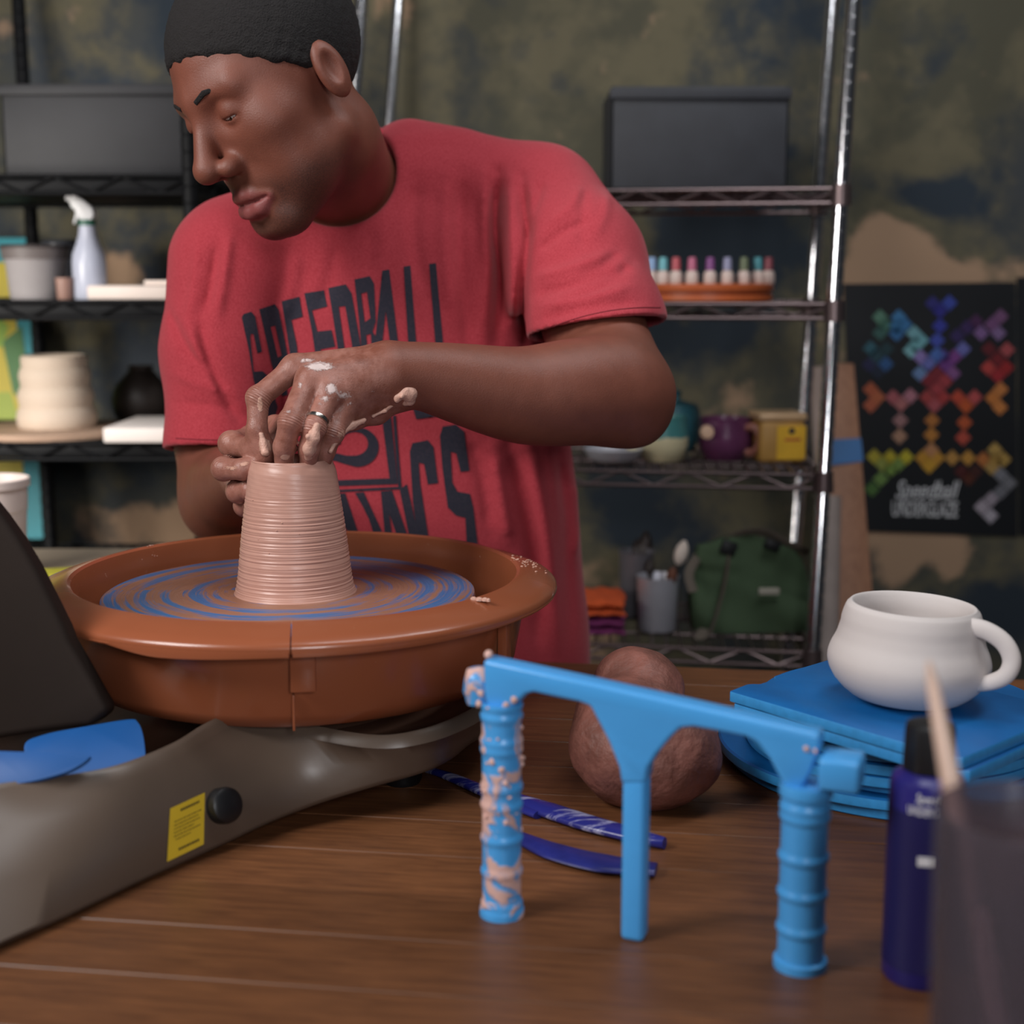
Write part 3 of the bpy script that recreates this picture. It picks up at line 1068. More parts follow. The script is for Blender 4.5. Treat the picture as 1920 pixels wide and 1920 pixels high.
MB().box(lo + Vector((0, 0, (CAM + ray(1700, 1600) * (BD - br_)).z)) - sx_ * 0.002, (0.010, 0.0008, 0.006), Matrix((sx_, -tow, Vector((0, 0, 1)))).transposed()).build('label_swatch', white_ink, bot)

# water cup with a paint brush, closest to the camera
gl = NT('smoky_plastic')
gl.b.inputs['Base Color'].default_value = srgb(150, 140, 150)
gl.b.inputs['Transmission Weight'].default_value = 0.85
gl.b.inputs['Roughness'].default_value = 0.15
gl.b.inputs['IOR'].default_value = 1.1
CD = 0.66
cc = at(1880, TZ, CD)
zc = (CAM + ray(1880, 1470) * CD).z
cup = MB().lathe([(0, TZ), (0.034, TZ), (0.036, TZ + 0.004), (0.0405, zc), (0.0393, zc + 0.0006), (0.0385, zc - 0.0005), (0.0345, TZ + 0.006), (0, TZ + 0.005)], (cc.x, cc.y, 0), 48).build('brush_cup', gl.m, None)
tag(cup, 'smoky clear plastic cup at the lower right corner, holding a paint brush', 'cup')
bt = W(1741, 1240, 0.70)
bb_ = Vector((cc.x + 0.012, cc.y - 0.010, TZ + 0.012))
brush = empty('paint_brush', bb_, 'pale wooden paint brush handle leaning out of the smoky cup', 'paint brush')
pth = [bb_.lerp(bt, t) for t in np.linspace(0.30, 1, 16)]
MB().tube(pth, [interp([0, 0.3, 0.7, 0.95, 1], [0.0052, 0.0066, 0.0050, 0.0032, 0.0012], t) for t in np.linspace(0, 1, 16)], 16).build('brush_handle', mat('pale_handle_wood', (206, 176, 158), 0.4, scale=14), brush)
pth = [bb_.lerp(bt, t) for t in np.linspace(0.16, 0.305, 6)]
MB().tube(pth, [0.0050, 0.0056, 0.0056, 0.0056, 0.0056, 0.0053], 16).build('ferrule', mat('brush_ferrule_metal', (190, 190, 190), 0.25, 1.0), brush)
pth = [bb_.lerp(bt, t) for t in np.linspace(0.0, 0.165, 6)]
MB().tube(pth, [0.0008, 0.003, 0.0048, 0.0055, 0.0054, 0.005], 16).build('bristles', mat('brush_bristle', (90, 70, 60), 0.8), brush)

# white tub at the left behind the wheel
tub_m = mat('white_tub_plastic', (222, 206, 200), 0.4, var=0.03)
TD = 1.52
zt = (CAM + ray(0, 892) * TD).z
tc_ = at(-12, TZ, TD)
kt = TD / F
# pale side bench behind the table that carries the tub
bench = empty('side_bench', (-0.74, 1.97, 0), 'pale beige bench seen behind the left rim of the splash pan', 'bench')
zb_ = 0.80
MB().box((-0.75, 1.97, zb_ - 0.015), (0.66, 0.30, 0.03), None, 0.003).build('bench_top', mat('pale_laminate', (176, 160, 140), 0.5, var=0.05, scale=5), bench)
for sx in (-1.04, -0.46):
    for sy in (1.86, 2.08):
        MB().box((sx, sy, (zb_ - 0.03) / 2), (0.04, 0.04, zb_ - 0.03), None, 0.002).build('leg', under_m, bench)
TD = 1.95
tc_ = at(-14, zb_, TD)
kt = TD / F
zt = (CAM + ray(0, 893) * TD).z
hh = zt - zb_
MB_ = MB().lathe([(0, zb_), (58 * kt, zb_), (60 * kt, zb_ + .003), (68 * kt, zt - hh * 0.33), (69.5 * kt, zt - hh * 0.32), (71 * kt, zt - 0.012), (76 * kt, zt - 0.011), (76.5 * kt, zt - 0.001), (75 * kt, zt + 0.0005), (72 * kt, zt - 0.001), (66 * kt, zt - hh * 0.4), (57 * kt, zb_ + 0.004), (0, zb_ + 0.003)], (tc_.x, tc_.y, 0), 56)
tag(MB_.build('plastic_tub', tub_m, None), 'white plastic tub at the left edge of the picture, beside the dark shield', 'tub')
sp = at(93, zb_, 1.87)
mb = MB().box((sp.x - 0.004, sp.y, zb_ + 0.012), (0.085, 0.05, 0.024), Matrix.Rotation(0.3, 3, 'Z'), 0.006, 3)
tag(mb.build('sponge', mat('yellow_green_sponge', (196, 190, 60), 0.9, bump=0.6, bscale=300, scale=40), None), 'yellow green sponge peeping out behind the left rim of the pan', 'sponge')

# ------------------------------------------------------------------ wire racks
def rack_shelf(parent, q, z, m, zig=0.022, name='wire_shelf', n=None):
    """q: four plan corners front-left, front-right, rear-right, rear-left"""
    mb = MB()
    fl, frr, rrr, rl = q
    cs = [Vector((p.x, p.y, z)) for p in q]
    for a, b in ((0, 1), (1, 2), (2, 3), (3, 0)):
        for dz in (0, -zig):
            mb.tube([cs[a] + Vector((0, 0, dz)), cs[b] + Vector((0, 0, dz))], 0.0032, 8)
        L = (cs[b] - cs[a]).length
        k = max(2, int(L / 0.05))
        pts = [cs[a].lerp(cs[b], i / k) + Vector((0, 0, 0 if i % 2 else -zig)) for i in range(k + 1)]
        mb.tube(pts, 0.0026, 6)
    L = (cs[1] - cs[0]).length
    k = int(L / 0.022)
    for i in range(1, k):
        mb.tube([cs[0].lerp(cs[1], i / k), cs[3].lerp(cs[2], i / k)], 0.0020, 5, cap=False)
    for t in (0.33, 0.66):
        mb.tube([cs[0].lerp(cs[3], t) - Vector((0, 0, .004)), cs[1].lerp(cs[2], t) - Vector((0, 0, .004))], 0.0028, 6)
    return mb.build(name, m, parent)
def rack_post(parent, top, botm, m, r=0.0122, name='post'):
    d = botm - top
    L = d.length
    R = (-d).to_track_quat('Z', 'X').to_matrix()
    prof = [(0, 0), (r, 0)]
    k = int(L / 0.0254)
    for i in range(1, k):
        h = i * L / k
        prof += [(r, h - 0.002), (r - 0.0016, h - 0.0008), (r - 0.0016, h + 0.0008), (r, h + 0.002)]
    prof += [(r, L), (r * .6, L + .004), (0, L + .004)]
    return MB().lathe(prof, botm, 20, axis=R).build(name, m, parent)
def collar(parent, p, m):
    MB().lathe([(0.0125, -0.016), (0.0165, -0.016), (0.0150, 0.016), (0.0125, 0.016)], p, 20, closed=True).build('post_collar', m, parent)

chrome_m = mat('chrome_post', (235, 235, 238), 0.16, 1.0, var=0.02)
bronze_m = mat('dark_chrome_wire', (120, 104, 104), 0.35, 0.8, var=0.1)
blackw_m = mat('black_epoxy_wire', (9, 10, 13), 0.6, 0.0, spec=0.2)
# right rack
pFR = lambda y: W(1580 - 57 * (y - 320) / 910, y, 2.20)
pRR = lambda y: W(1537 - 45 * (y - 345) / 645, y, 2.50)
def post_ends(f, ztop, zbot):
    a, b = f(320), f(1230)
    d = (b - a) / (b.z - a.z)
    return a + d * (ztop - a.z), a + d * (zbot - a.z)
rackR = empty('wire_rack', (0.2, 2.45, 0), 'chrome wire rack with dark wire shelves to the right of the potter', 'shelf rack')
tF, bF = post_ends(pFR, 1.86, 0.01)
tR, bR = post_ends(pRR, 1.86, 0.01)
mF, mR = pFR(800), pRR(800)
shift = Vector((-0.78, 0.12, 0))
for t_, b_ in ((tF, bF), (tR, bR), (tF + shift, bF + shift), (tR + shift, bR + shift)):
    o = rack_post(rackR, t_, b_, chrome_m)
ZS = [W(1563, 583, 2.20).z, W(1541, 903, 2.20).z, W(1523, 1236, 2.20).z, W(1578, 366, 2.20).z]
def plan_at(f, z):
    a, b = f(320), f(1230)
    return a + (b - a) * ((z - a.z) / (b.z - a.z))
for z in ZS + [0.15]:
    a, b = plan_at(pFR, z), plan_at(pRR, z)
    q = (a + shift, a, b, b + shift)
    rack_shelf(rackR, q, z + 0.010, bronze_m)
    for p in (a, b):
        collar(rackR, p, bronze_m)
# left rack, black
rackL = empty('wire_rack', (-0.95, 2.45, 0), 'black wire rack with shelves of pots to the left of the potter', 'shelf rack')
ZL = [W(0, 345, 2.22).z, W(0, 578, 2.22).z, W(0, 848, 2.22).z, W(0, 1130, 2.22).z, 0.15]
pL = lambda y: W(53 + 42 * (y - 320) / 710, y, 2.58)
aL = plan_at(pL, ZL[1])
fl = at(-330, ZL[1], 2.22); frr = at(365, ZL[1], 2.22)
rrL = Vector((frr.x + .03, aL.y, 0)); rlL = Vector((fl.x, aL.y, 0))
t_, b_ = post_ends(pL, 1.86, 0.01)
rack_post(rackL, t_, b_, blackw_m)
for p in (fl, frr, rrL):
    rack_post(rackL, Vector((p.x, p.y, 1.86)), Vector((p.x, p.y, 0.01)), blackw_m)
for z in ZL:
    rack_shelf(rackL, (Vector((fl.x, fl.y, 0)), Vector((frr.x, frr.y, 0)), rrL, rlL), z + 0.010, blackw_m, zig=0.026)
    MB().box(((fl.x + frr.x) / 2, (fl.y + rrL.y) / 2, z - 0.004), (frr.x - fl.x - 0.02, rrL.y - fl.y - 0.01, 0.018), None, 0.002).build('shelf_liner', blackw_m, rackL)

# things on the left rack -----------------------------------------------------------
def turned(name, px, z, d, pts, m, label, cat, group=None, n=40, parent=None, wob=None, base=None):
    """pts: (half width px, height px above the shelf) at depth d"""
    c = at(px, z, d)
    k = d / F
    mb = MB().lathe([(r * k, z + h * k) for r, h in pts], (c.x, c.y, 0), n, wob=wob)
    o = mb.build(name, m, parent)
    if parent is None:
        tag(o, label, cat, group)
    return o, c, k
s1, s2, s3 = ZL[1] + 0.0125, ZL[2] + 0.0125, ZL[3] + 0.0125
grey_m = mat('grey_stained_plastic', (158, 152, 152), 0.45, var=0.06, scale=14)
o, c, k = turned('plastic_bucket', 70, s1, 2.33, [(0, 0), (46, 0), (48, 3), (54, 70), (57, 74), (60, 92), (61, 97), (58, 98), (55, 92), (44, 6), (0, 5)], grey_m, 'grey plastic bucket on the upper left shelf, left of the spray bottle', 'bucket')
bko, bkc = o, c
MB().tube([c + Vector((math.cos(a) * 60.5 * k, math.sin(a) * 60.5 * k, 97 * k)) for a in np.linspace(0, 2 * math.pi, 40)[:-1]], 0.0028, 8, closed=True).build('rim', mat('dark_rim_plastic', (60, 54, 54), 0.5), o)
turned('glaze_jar', 118, s1, 2.50, [(0, 0), (34, 0), (36, 4), (36, 100), (30, 108), (0, 108)], mat('charcoal_jar_glaze', (58, 60, 66), 0.4), 'dark jar standing behind the grey bucket and the spray bottle', 'jar')
turned('clay_cup', 122, s1, 2.28, [(0, 0), (13, 0), (14, 2), (15, 26), (16, 40), (14, 41), (12, 36), (11, 5), (0, 4)], mat('cream_brown_glaze', (150, 116, 104), 0.5), 'small brown and cream cup between bucket and spray bottle', 'cup')
# spray bottle
sb = empty('spray_bottle', at(170, s1, 2.30), 'translucent white spray bottle with white trigger head on the upper left shelf', 'spray bottle')
c = at(170, s1, 2.30); k = 2.30 / F
MB().lathe([(r * k, s1 + h * k) for r, h in [(0, 0), (29, 0), (31, 4), (31, 70), (29, 84), (22, 102), (17, 118), (15, 132), (15, 138), (0, 138)]], (c.x, c.y, 0), 32).build('bottle_body', mat('cloudy_spray_plastic', (176, 180, 196), 0.3, var=0.04), sb)
MB().lathe([(r * k, s1 + h * k) for r, h in [(0, 136), (16, 136), (16, 146), (0, 146)]], (c.x, c.y, 0), 28).build('screw_collar', mat('green_collar_plastic', (38, 92, 74), 0.4), sb)
hm = mat('white_trigger_plastic', (222, 222, 224), 0.4)
MB().prism([c + Vector((x * k, -12 * k, h * k)) for x, h in [(-12, 146), (12, 146), (16, 156), (14, 168), (0, 180), (-18, 192), (-27, 190), (-29, 180), (-26, 170), (-16, 160)]], (0, 24 * k, 0)).build('trigger_head', hm, sb, bevel=0.003)
MB().prism([c + Vector((x * k, -5 * k, h * k)) for x, h in [(-18, 172), (-12, 172), (-16, 150), (-22, 138), (-25, 140), (-21, 152)]], (0, 10 * k, 0)).build('trigger', hm, sb, bevel=0.0015)
MB().lathe([(0, 0), (5 * k, 0), (5 * k, 10 * k), (0, 10 * k)], c + Vector((-27 * k, 0, 184 * k)), 14, Matrix.Rotation(math.radians(-70), 3, 'Y')).build('nozzle', hm, sb)
cream_m = mat('cream_plaster', (222, 206, 196), 0.6, var=0.03)
def slab(name, x0, x1, y0, y1, z, d, dep, m, label, cat, rz=0.0, group=None):
    k = d / F
    a, b = at(x0, z, d), at(x1, z, d)
    hgt = (y1 - y0) * k
    mb = MB().box((0, 0, 0), ((x1 - x0) * k, dep, hgt), Matrix.Rotation(rz, 3, 'Z'), min(0.004, hgt * .2), 2)
    o = mb.build(name, m, None)
    o.location = ((a.x + b.x) / 2, a.y + dep / 2, z + hgt / 2)
    return tag(o, label, cat, group)
slab('plaster_bat', 163, 345, 533, 560, s1, 2.25, 0.2, cream_m, 'thick cream plaster slab on the upper left shelf by the potter', 'bat')
slab('plaster_bat', 270, 395, 523, 532, s1 + 27.3 * 2.25 / F, 2.28, 0.14, cream_m, 'thin cream slab lying on the thick plaster slab', 'bat')
slab('plaster_bat', 193, 420, 833, 862, s2, 2.235, 0.2, mat('white_plaster', (232, 222, 216), 0.6, var=0.02), 'white plaster slab on the lower left shelf beside the ridged pot', 'bat')
k = 2.33 / F; MB().lathe([(58.5 * k, s1 + 74 * k), (61.5 * k, s1 + 94 * k), (60.5 * k, s1 + 95 * k), (57.5 * k, s1 + 74.5 * k)], (bkc.x, bkc.y, 0), 40, closed=True).build('stained_band', mat('stained_band_plastic', (104, 96, 94), 0.5), bko)
o, c, k = turned('wooden_bat', 98, s2, 2.38, [(0, 0), (150, 0), (151, 2), (151, 10), (149, 12), (0, 12)], mat('pale_bat_wood', (176, 146, 124), 0.6, scale=10), 'round wooden bat under the ridged cream pot', 'bat', n=64)
cr = mat('unglazed_cream_pot', (196, 178, 160), 0.7, var=0.04, scale=10)
pts = [(0, 0), (68, 0), (71, 4), (73, 18), (70, 32), (66, 38), (67, 46), (69, 58), (66, 70), (62, 76), (63, 84), (65, 96), (62, 108), (59, 112), (60, 120), (60, 130), (56, 134), (52, 132), (52, 112), (60, 40), (40, 8), (0, 8)]
turned('ridged_pot', 108, s2 + 12.5 * 2.38 / F, 2.38, pts, cr, 'cream unglazed pot with four rounded ridges on the lower left shelf', 'pot', n=56)
turned('dark_vase', 268, s2, 2.55, [(0, 0), (40, 0), (52, 20), (56, 45), (48, 70), (32, 88), (22, 100), (24, 108), (20, 108), (0, 100)], mat('dark_umber_glaze', (52, 44, 40), 0.5), 'dark round vase at the back of the lower left shelf', 'vase')
# patterned board standing behind the rack
bd = 2.66
brd = empty('patterned_board', at(0, 0.62, bd), 'teal board with yellow and green triangles standing behind the left rack', 'board')
def bp(x, y, d=bd): return W(x, y, d)
zbot = bp(0, 1012).z
MB().prism([bp(-190, 446), bp(48, 446), bp(85, 1010), bp(-190, 1012)], (0, 0.02, 0)).build('board_panel', mat('teal_board', (40, 158, 172), 0.5, var=0.03), brd)
def tri(pts, rgb, nm, e):
    MB().prism([bp(x, y, bd - 0.001 - e) for x, y in pts], (0, 0.0015, 0)).build('printed_shape', mat(nm, rgb, 0.5, var=0.03), brd)
tri([(-190, 492), (12, 492), (30, 590), (42, 830), (44, 952), (-190, 952)], (214, 192, 40), 'yellow_print', 0.0004)
tri([(4, 640), (40, 612), (52, 700), (48, 760), (24, 735)], (70, 128, 60), 'green_print', 0.0010)
tri([(-190, 740), (20, 735), (48, 830), (40, 850), (-190, 850)], (168, 186, 50), 'lime_print', 0.0008)
tri([(-190, 600), (0, 596), (16, 612), (4, 650), (-190, 690)], (150, 190, 60), 'pale_green_print', 0.0012)
MB().box(((bp(-70, 1011)).x, bd / CP + 0.0, zbot / 2 + 0.0), (0.20, 0.02, zbot - 0.002)).build('board_foot', under_m, brd)

# things on the right rack ------------------------------------------------------------
r1, r2, r3 = ZS[0] + 0.0125, ZS[1] + 0.0125, ZS[2] + 0.0125
wood_o = mat('orange_turned_wood', (190, 96, 52), 0.4, scale=14)
wood_r = mat('red_brown_wood', (142, 62, 40), 0.4, scale=14)
ldp = 2.40
lz = empty('lazy_susan', at(1322, r1, ldp), 'round wooden turntable on the upper right shelf carrying small glaze bottles', 'turntable')
c = at(1322, r1, ldp); k = ldp / F
R_ = 124
MB().lathe([(0, r1), (R_ * .96 * k, r1), (R_ * k, r1 + 2 * k), (R_ * k, r1 + 12 * k), (R_ * .98 * k, r1 + 13 * k), (0, r1 + 13 * k)], (c.x, c.y, 0), 72).build('base', wood_o, lz)
MB().lathe([(0, r1 + 13.1 * k), (R_ * .97 * k, r1 + 13.1 * k), (R_ * .97 * k, r1 + 18 * k), (0, r1 + 18 * k)], (c.x, c.y, 0), 72).build('bearing', wood_r, lz)
MB().lathe([(0, r1 + 18.1 * k), (R_ * k, r1 + 18.1 * k), (R_ * 1.01 * k, r1 + 20 * k), (R_ * 1.01 * k, r1 + 30 * k), (R_ * .99 * k, r1 + 32 * k), (0, r1 + 32 * k)], (c.x, c.y, 0), 72).build('turning_plate', wood_o, lz)
zlz = r1 + 32.2 * k
gb_m = mat('cream_bottle_body', (222, 200, 190), 0.45, var=0.03)
bots = [(1210, (90, 120, 190), 'dark blue'), (1222, (150, 180, 220), 'pale blue'), (1243, (120, 190, 200), 'aqua'), (1267, (196, 92, 100), 'coral red'), (1297, (200, 110, 140), 'pink'), (1331, (140, 80, 140), 'purple'), (1363, (160, 160, 190), 'lavender'), (1394, (120, 130, 100), 'olive'), (1420, (80, 150, 160), 'teal'), (1440, (140, 70, 80), 'maroon')]
proto = None
cap_ms = []
for i, (bx, rgb, nm) in enumerate(bots):
    dx = (bx - 1322) / 118
    dd = ldp - 0.100 * math.sqrt(max(0.0, 1 - min(1, dx * dx) ** 0.8)) + 0.0
    cb = at(bx, zlz, dd)
    kk = dd / F
    e = empty('glaze_bottle', cb, '%s capped sample bottle on the wooden turntable' % nm, 'bottle', 'glaze sample bottles on the turntable')
    MB().lathe([(r * kk, h * kk) for r, h in [(0, 0), (11, 0), (12, 2), (12, 17), (10, 22), (6, 25), (0, 25)]], cb, 20).build('bottle_body', gb_m, e)
    MB().lathe([(r * kk, h * kk) for r, h in [(0, 24.5), (7, 24.5), (8.5, 26), (7.5, 46), (6, 49), (0, 49)]], cb, 18).build('cap', mat('cap_' + nm.replace(' ', '_'), rgb, 0.4, var=0.03), e)
# mugs and tub on the middle shelf
def shelf_mug(px, z, d, hw, hgt, m, rim_m, label, hdir, cat='mug', name='glazed_mug'):
    c = at(px, z, d); k = d / F
    e = empty(name, c, label, cat)
    MB().lathe([(r * k, h * k) for r, h in [(0, 0), (hw * .72, 0), (hw * .78, 2), (hw, hgt * .35), (hw, hgt * .6), (hw * .93, hgt * .9), (hw * .95, hgt), (hw * .88, hgt), (hw * .86, hgt * .9), (hw * .9, hgt * .4), (hw * .6, 6), (0, 6)]], c, 40).build('body', m, e)
    pts = smooth_path([c + Vector((x * k * hw * math.cos(hdir), x * k * hw * math.sin(hdir), y * k * hgt)) for x, y in [(0.92, .78), (1.25, .82), (1.5, .6), (1.4, .35), (1.15, .2), (0.95, .22)]], 5)
    MB().tube(pts, (0.16 * hw * k), 10).build('handle', rim_m, e)
    return e
def two_tone(name, lo, hi, split, rough=0.3):
    t = NT(name)
    tc = t.n('ShaderNodeTexCoord')
    s = t.n('ShaderNodeSeparateXYZ')
    t.l(tc.outputs['Object'], s.inputs[0])
    z = t.math('ADD', s.outputs[2], t.math('MULTIPLY', t.noise(30), 0.02))
    f = t.ramp(t.math('GREATER_THAN', z, split), [(0, 0.0), (1, 1.0)])
    t.color(t.mix(f, srgb(*lo), srgb(*hi)))
    t.b.inputs['Roughness'].default_value = rough
    return t.m
tm = two_tone('teal_cream_glaze', (206, 196, 160), (70, 128, 128), r2 + 0.052)
shelf_mug(1243, r2, 2.36, 46, 84, tm, tm, 'rounded teal and cream mug nearest the elbow on the right rack', math.radians(180))
pm = mat('purple_glaze', (96, 50, 84), 0.3, var=0.15, scale=30)
shelf_mug(1358, r2, 2.38, 50, 78, pm, mat('tan_purple_glaze', (150, 96, 84), 0.35), 'purple glazed mug with tan handle on the right rack', math.radians(-40))
c = at(1352, r2, 2.38)
tg = MB().lathe([(0, 0), (0.011, 0), (0.012, 0.002), (0.010, 0.012), (0, 0.014)], at(1325, r2 + 0.05, 2.33), 16, Matrix.Rotation(math.radians(90), 3, 'X')).build('pale_sprig', mat('cream_sprig', (214, 178, 150), 0.5), bpy.data.objects['glazed_mug.001'])
turned('lidded_pot', 1265, r2, 2.52, [(0, 0), (36, 0), (46, 20), (46, 70), (40, 84), (10, 92), (8, 100), (12, 108), (0, 112)], mat('dark_teal_glaze', (46, 92, 104), 0.35), 'dark teal lidded pot behind the teal and cream mug', 'pot')
c = at(1455, r2, 2.36); k = 2.36 / F
jr = empty('glaze_tub', c, 'square tan tub with a yellow label on the right rack, beside the post', 'tub')
MB().box(c + Vector((0, 0, 40 * k)), (86 * k, 86 * k, 80 * k), Matrix.Rotation(0.08, 3, 'Z'), 0.008, 3).build('tub_body', mat('tan_tub_plastic', (186, 140, 70), 0.45), jr)
MB().box(c + Vector((0, 0, 85 * k)), (90 * k, 90 * k, 14 * k), Matrix.Rotation(0.08, 3, 'Z'), 0.004, 3).build('lid', mat('cream_lid_plastic', (206, 170, 130), 0.4), jr)
ly = Matrix.Rotation(0.08, 3, 'Z')
lb = MB().box(c + ly @ Vector((16 * k, -43.5 * k, 38 * k)), (54 * k, 0.0012, 62 * k), ly, 0.0004, 1).build('label', mat('yellow_tub_label', (236, 184, 50), 0.5), jr)
MB().lathe([(0, 0), (6 * k, 0), (6 * k, .0006), (0, .0006)], c + ly @ Vector((16 * k, -44.3 * k, 60 * k)), 20, Matrix.Rotation(math.pi / 2, 3, 'X')).build('label_emblem', mat('dark_print', (60, 44, 40), 0.5), lb)
MB().box(c + ly @ Vector((18 * k, -44.3 * k, 44 * k)), (30 * k, 0.0008, 5 * k), ly).build('label_print', mat('orange_print', (196, 100, 50), 0.5), lb)
c = at(1150, r2, 2.34); k = 2.34 / F
o = MB().lathe([(r * k, h * k) for r, h in [(0, 0), (30, 0), (46, 8), (56, 26), (54, 27), (44, 11), (28, 4), (0, 4)]], c, 40).build('glazed_bowl', mat('pale_grey_glaze', (178, 178, 186), 0.35), None)
tag(o, 'shallow pale bowl behind the elbow on the right rack', 'bowl')
# bottom shelf
c = at(1232, r3, 2.34); k = 2.34 / F
metal_m = mat('dull_steel', (190, 190, 200), 0.38, 0.35, var=0.05)
o = MB().lathe([(r * k, h * k) for r, h in [(0, 0), (34, 0), (36, 3), (39, 98), (40, 102), (38, 102), (36, 96), (33, 6), (0, 5)]], c, 36).build('metal_can', metal_m, None)
tag(o, 'silver metal can holding brushes on the bottom right shelf', 'can')
c2 = at(1192, r3, 2.44); k2 = 2.44 / F
o = MB().lathe([(r * k2, h * k2) for r, h in [(0, 0), (28, 0), (30, 3), (32, 118), (34, 122), (31, 122), (29, 110), (27, 6), (0, 5)]], c2, 36).build('plastic_beaker', mat('grey_beaker_plastic', (110, 108, 114), 0.4), None)
tag(o, 'dull grey beaker of dark tools behind the silver can', 'beaker')
def stick(name, base, tip, r0, r1, m, label, cat, grp, tipm=None, f=0.7, rt=None):
    e = empty(name, base, label, cat, grp)
    pts = [base.lerp(tip, t) for t in np.linspace(0, f, 6)]
    MB().tube(pts, [r0] * 6, 10).build('handle', m, e)
    pts = [base.lerp(tip, t) for t in np.linspace(f, 1, 7)]
    MB().tube(pts, [r0, r1, r1 * 1.15, r1 * 1.2, r1 * 1.1, r1 * .8, r1 * .3], 12).build('brush_head', tipm or m, e)
dk = mat('dark_handle_wood', (46, 36, 34), 0.4)
wht = mat('white_bristle', (236, 220, 208), 0.6)
stick('paint_brush', c + Vector((0.006, 0, 0.008)), W(1284, 1014, 2.32), 0.0042, 0.0095, dk, 'brush with white head standing in the silver can', 'paint brush', 'brushes on the bottom right shelf', wht, 0.72)
stick('paint_brush', c + Vector((-0.010, 0.004, 0.008)), W(1218, 1048, 2.36), 0.004, 0.007, dk, 'dark brush leaning left in the silver can', 'paint brush', 'brushes on the bottom right shelf', None, 0.75)
stick('paint_brush', c + Vector((0.012, -0.004, 0.008)), W(1262, 1064, 2.30), 0.0045, 0.0075, dk, 'short brown brush in the silver can', 'paint brush', 'brushes on the bottom right shelf', mat('brown_bristle', (110, 66, 48), 0.7), 0.7)
for i, (x, y, lab) in enumerate(((1178, 1030, 'dark tool leaning furthest left in the grey beaker'), (1196, 1012, 'tall dark tool upright in the grey beaker'), (1212, 996, 'tallest dark tool, leaning right in the grey beaker'))):
    stick('modelling_tool', c2 + Vector(((i - 1) * 0.008, 0, 0.008)), W(x, y, 2.46), 0.004, 0.011, dk, lab, 'pottery tool', 'dark tools in the grey beaker', None, 0.6)
# folded cloths
for (y0, y1, rgb, nm, lab) in ((1163, 1196, (120, 40, 96), 'purple', 'folded purple cloth under the orange cloth on the bottom right shelf'), (1128, 1161, (206, 84, 36), 'orange', 'folded orange cloth on top of the purple cloth')):
    c = at(1118, r3, 2.34); k = 2.34 / F
    z0 = r3 + (1197 - y1) * k
    mb = MB()
    pts = []
    for lay in range(2):
        hz = z0 + (y1 - y0) * k * (0.25 + 0.5 * lay)
        vs, fs = [], []
        nx, ny = 26, 12
        t_ = (y1 - y0) * k * 0.22
        for sgn in (-1, 1):
            for i in range(nx + 1):
                for j in range(ny + 1):
                    u, v = i / nx * 2 - 1, j / ny * 2 - 1
                    ed = (1 - u ** 6) * (1 - v ** 6)
                    vs.append(Vector((c.x + u * 0.045 + .004 * math.sin(3 * v + lay), c.y + v * 0.06 + .003 * math.sin(4 * u), hz + sgn * t_ * (0.25 + 0.75 * ed ** 0.4) + 0.0012 * math.sin(9 * u + 4 * v + lay * 2))))
        m_ = (nx + 1) * (ny + 1)
        for i in range(nx):
            for j in range(ny):
                a = i * (ny + 1) + j
                fs.append([a, a + ny + 1, a + ny + 2, a + 1])
                fs.append([m_ + a, m_ + a + 1, m_ + a + ny + 2, m_ + a + ny + 1])
        bd_ = [i * (ny + 1) for i in range(nx + 1)] + [nx * (ny + 1) + j for j in range(1, ny + 1)] + [i * (ny + 1) + ny for i in range(nx - 1, -1, -1)] + [j for j in range(ny - 1, 0, -1)]
        for i in range(len(bd_)):
            a, b = bd_[i], bd_[(i + 1) % len(bd_)]
            fs.append([a, b, m_ + b, m_ + a])
        mb.add(vs, fs)
    tag(mb.build('folded_cloth', mat(nm + '_cloth', rgb, 0.9, bump=0.3, bscale=300), None, deg=60), lab, 'cloth')
# green canvas bag
bgd = 2.36
bag = empty('canvas_bag', at(1410, r3, bgd), 'green canvas bag with grey straps on the bottom right shelf', 'bag')
bag_m = mat('green_canvas', (66, 86, 60), 0.85, var=0.10, scale=16, bump=0.4, bscale=240)
strap_m = mat('grey_webbing', (104, 94, 84), 0.8, bump=0.3, bscale=300)
c = at(1405, r3, bgd); k = bgd / F
nx, nz = 48, 32
vs, fs = [], []
for i in range(nz + 1):
    v = i / nz
    for j in range(nx):
        a = 2 * math.pi * j / nx
        ca, sa = math.cos(a), math.sin(a)
        e = 0.55
        X = math.copysign(abs(ca) ** e, ca) * (108 - 16 * v ** 2 + 8 * math.sin(v * 3)) * k
        Y = math.copysign(abs(sa) ** e, sa) * (52 - 38 * v ** 1.6) * k
        h = (150 + 26 * math.exp(-((X / k + 10) / 60) ** 2)) * v * k
        fold = 0.0045 * math.sin(9 * v + X * 40) + 0.004 * math.sin(X * 75 - 6 * v) * v + 0.005 * math.exp(-((v - 0.55 + X * 2.2) / 0.06) ** 2)
        vs.append(c + Vector((X - 0.008 * v, Y + (fold if sa < 0 else -fold), h)))
for i in range(nz):
    for j in range(nx):
        fs.append([i * nx + j, i * nx + (j + 1) % nx, (i + 1) * nx + (j + 1) % nx, (i + 1) * nx + j])
fs.append(list(range(nx))[::-1]); fs.append([nz * nx + j for j in range(nx)])
MB().add(vs, fs).build('bag_body', bag_m, bag, deg=70)
def strap(pts, w, t=0.0016, nm='strap'):
    p = smooth_path(pts, 6)
    MB().tube(p, [(w, t)] * len(p), 10, flat=Vector((1, 0.1, 0))).build(nm, strap_m, bag)
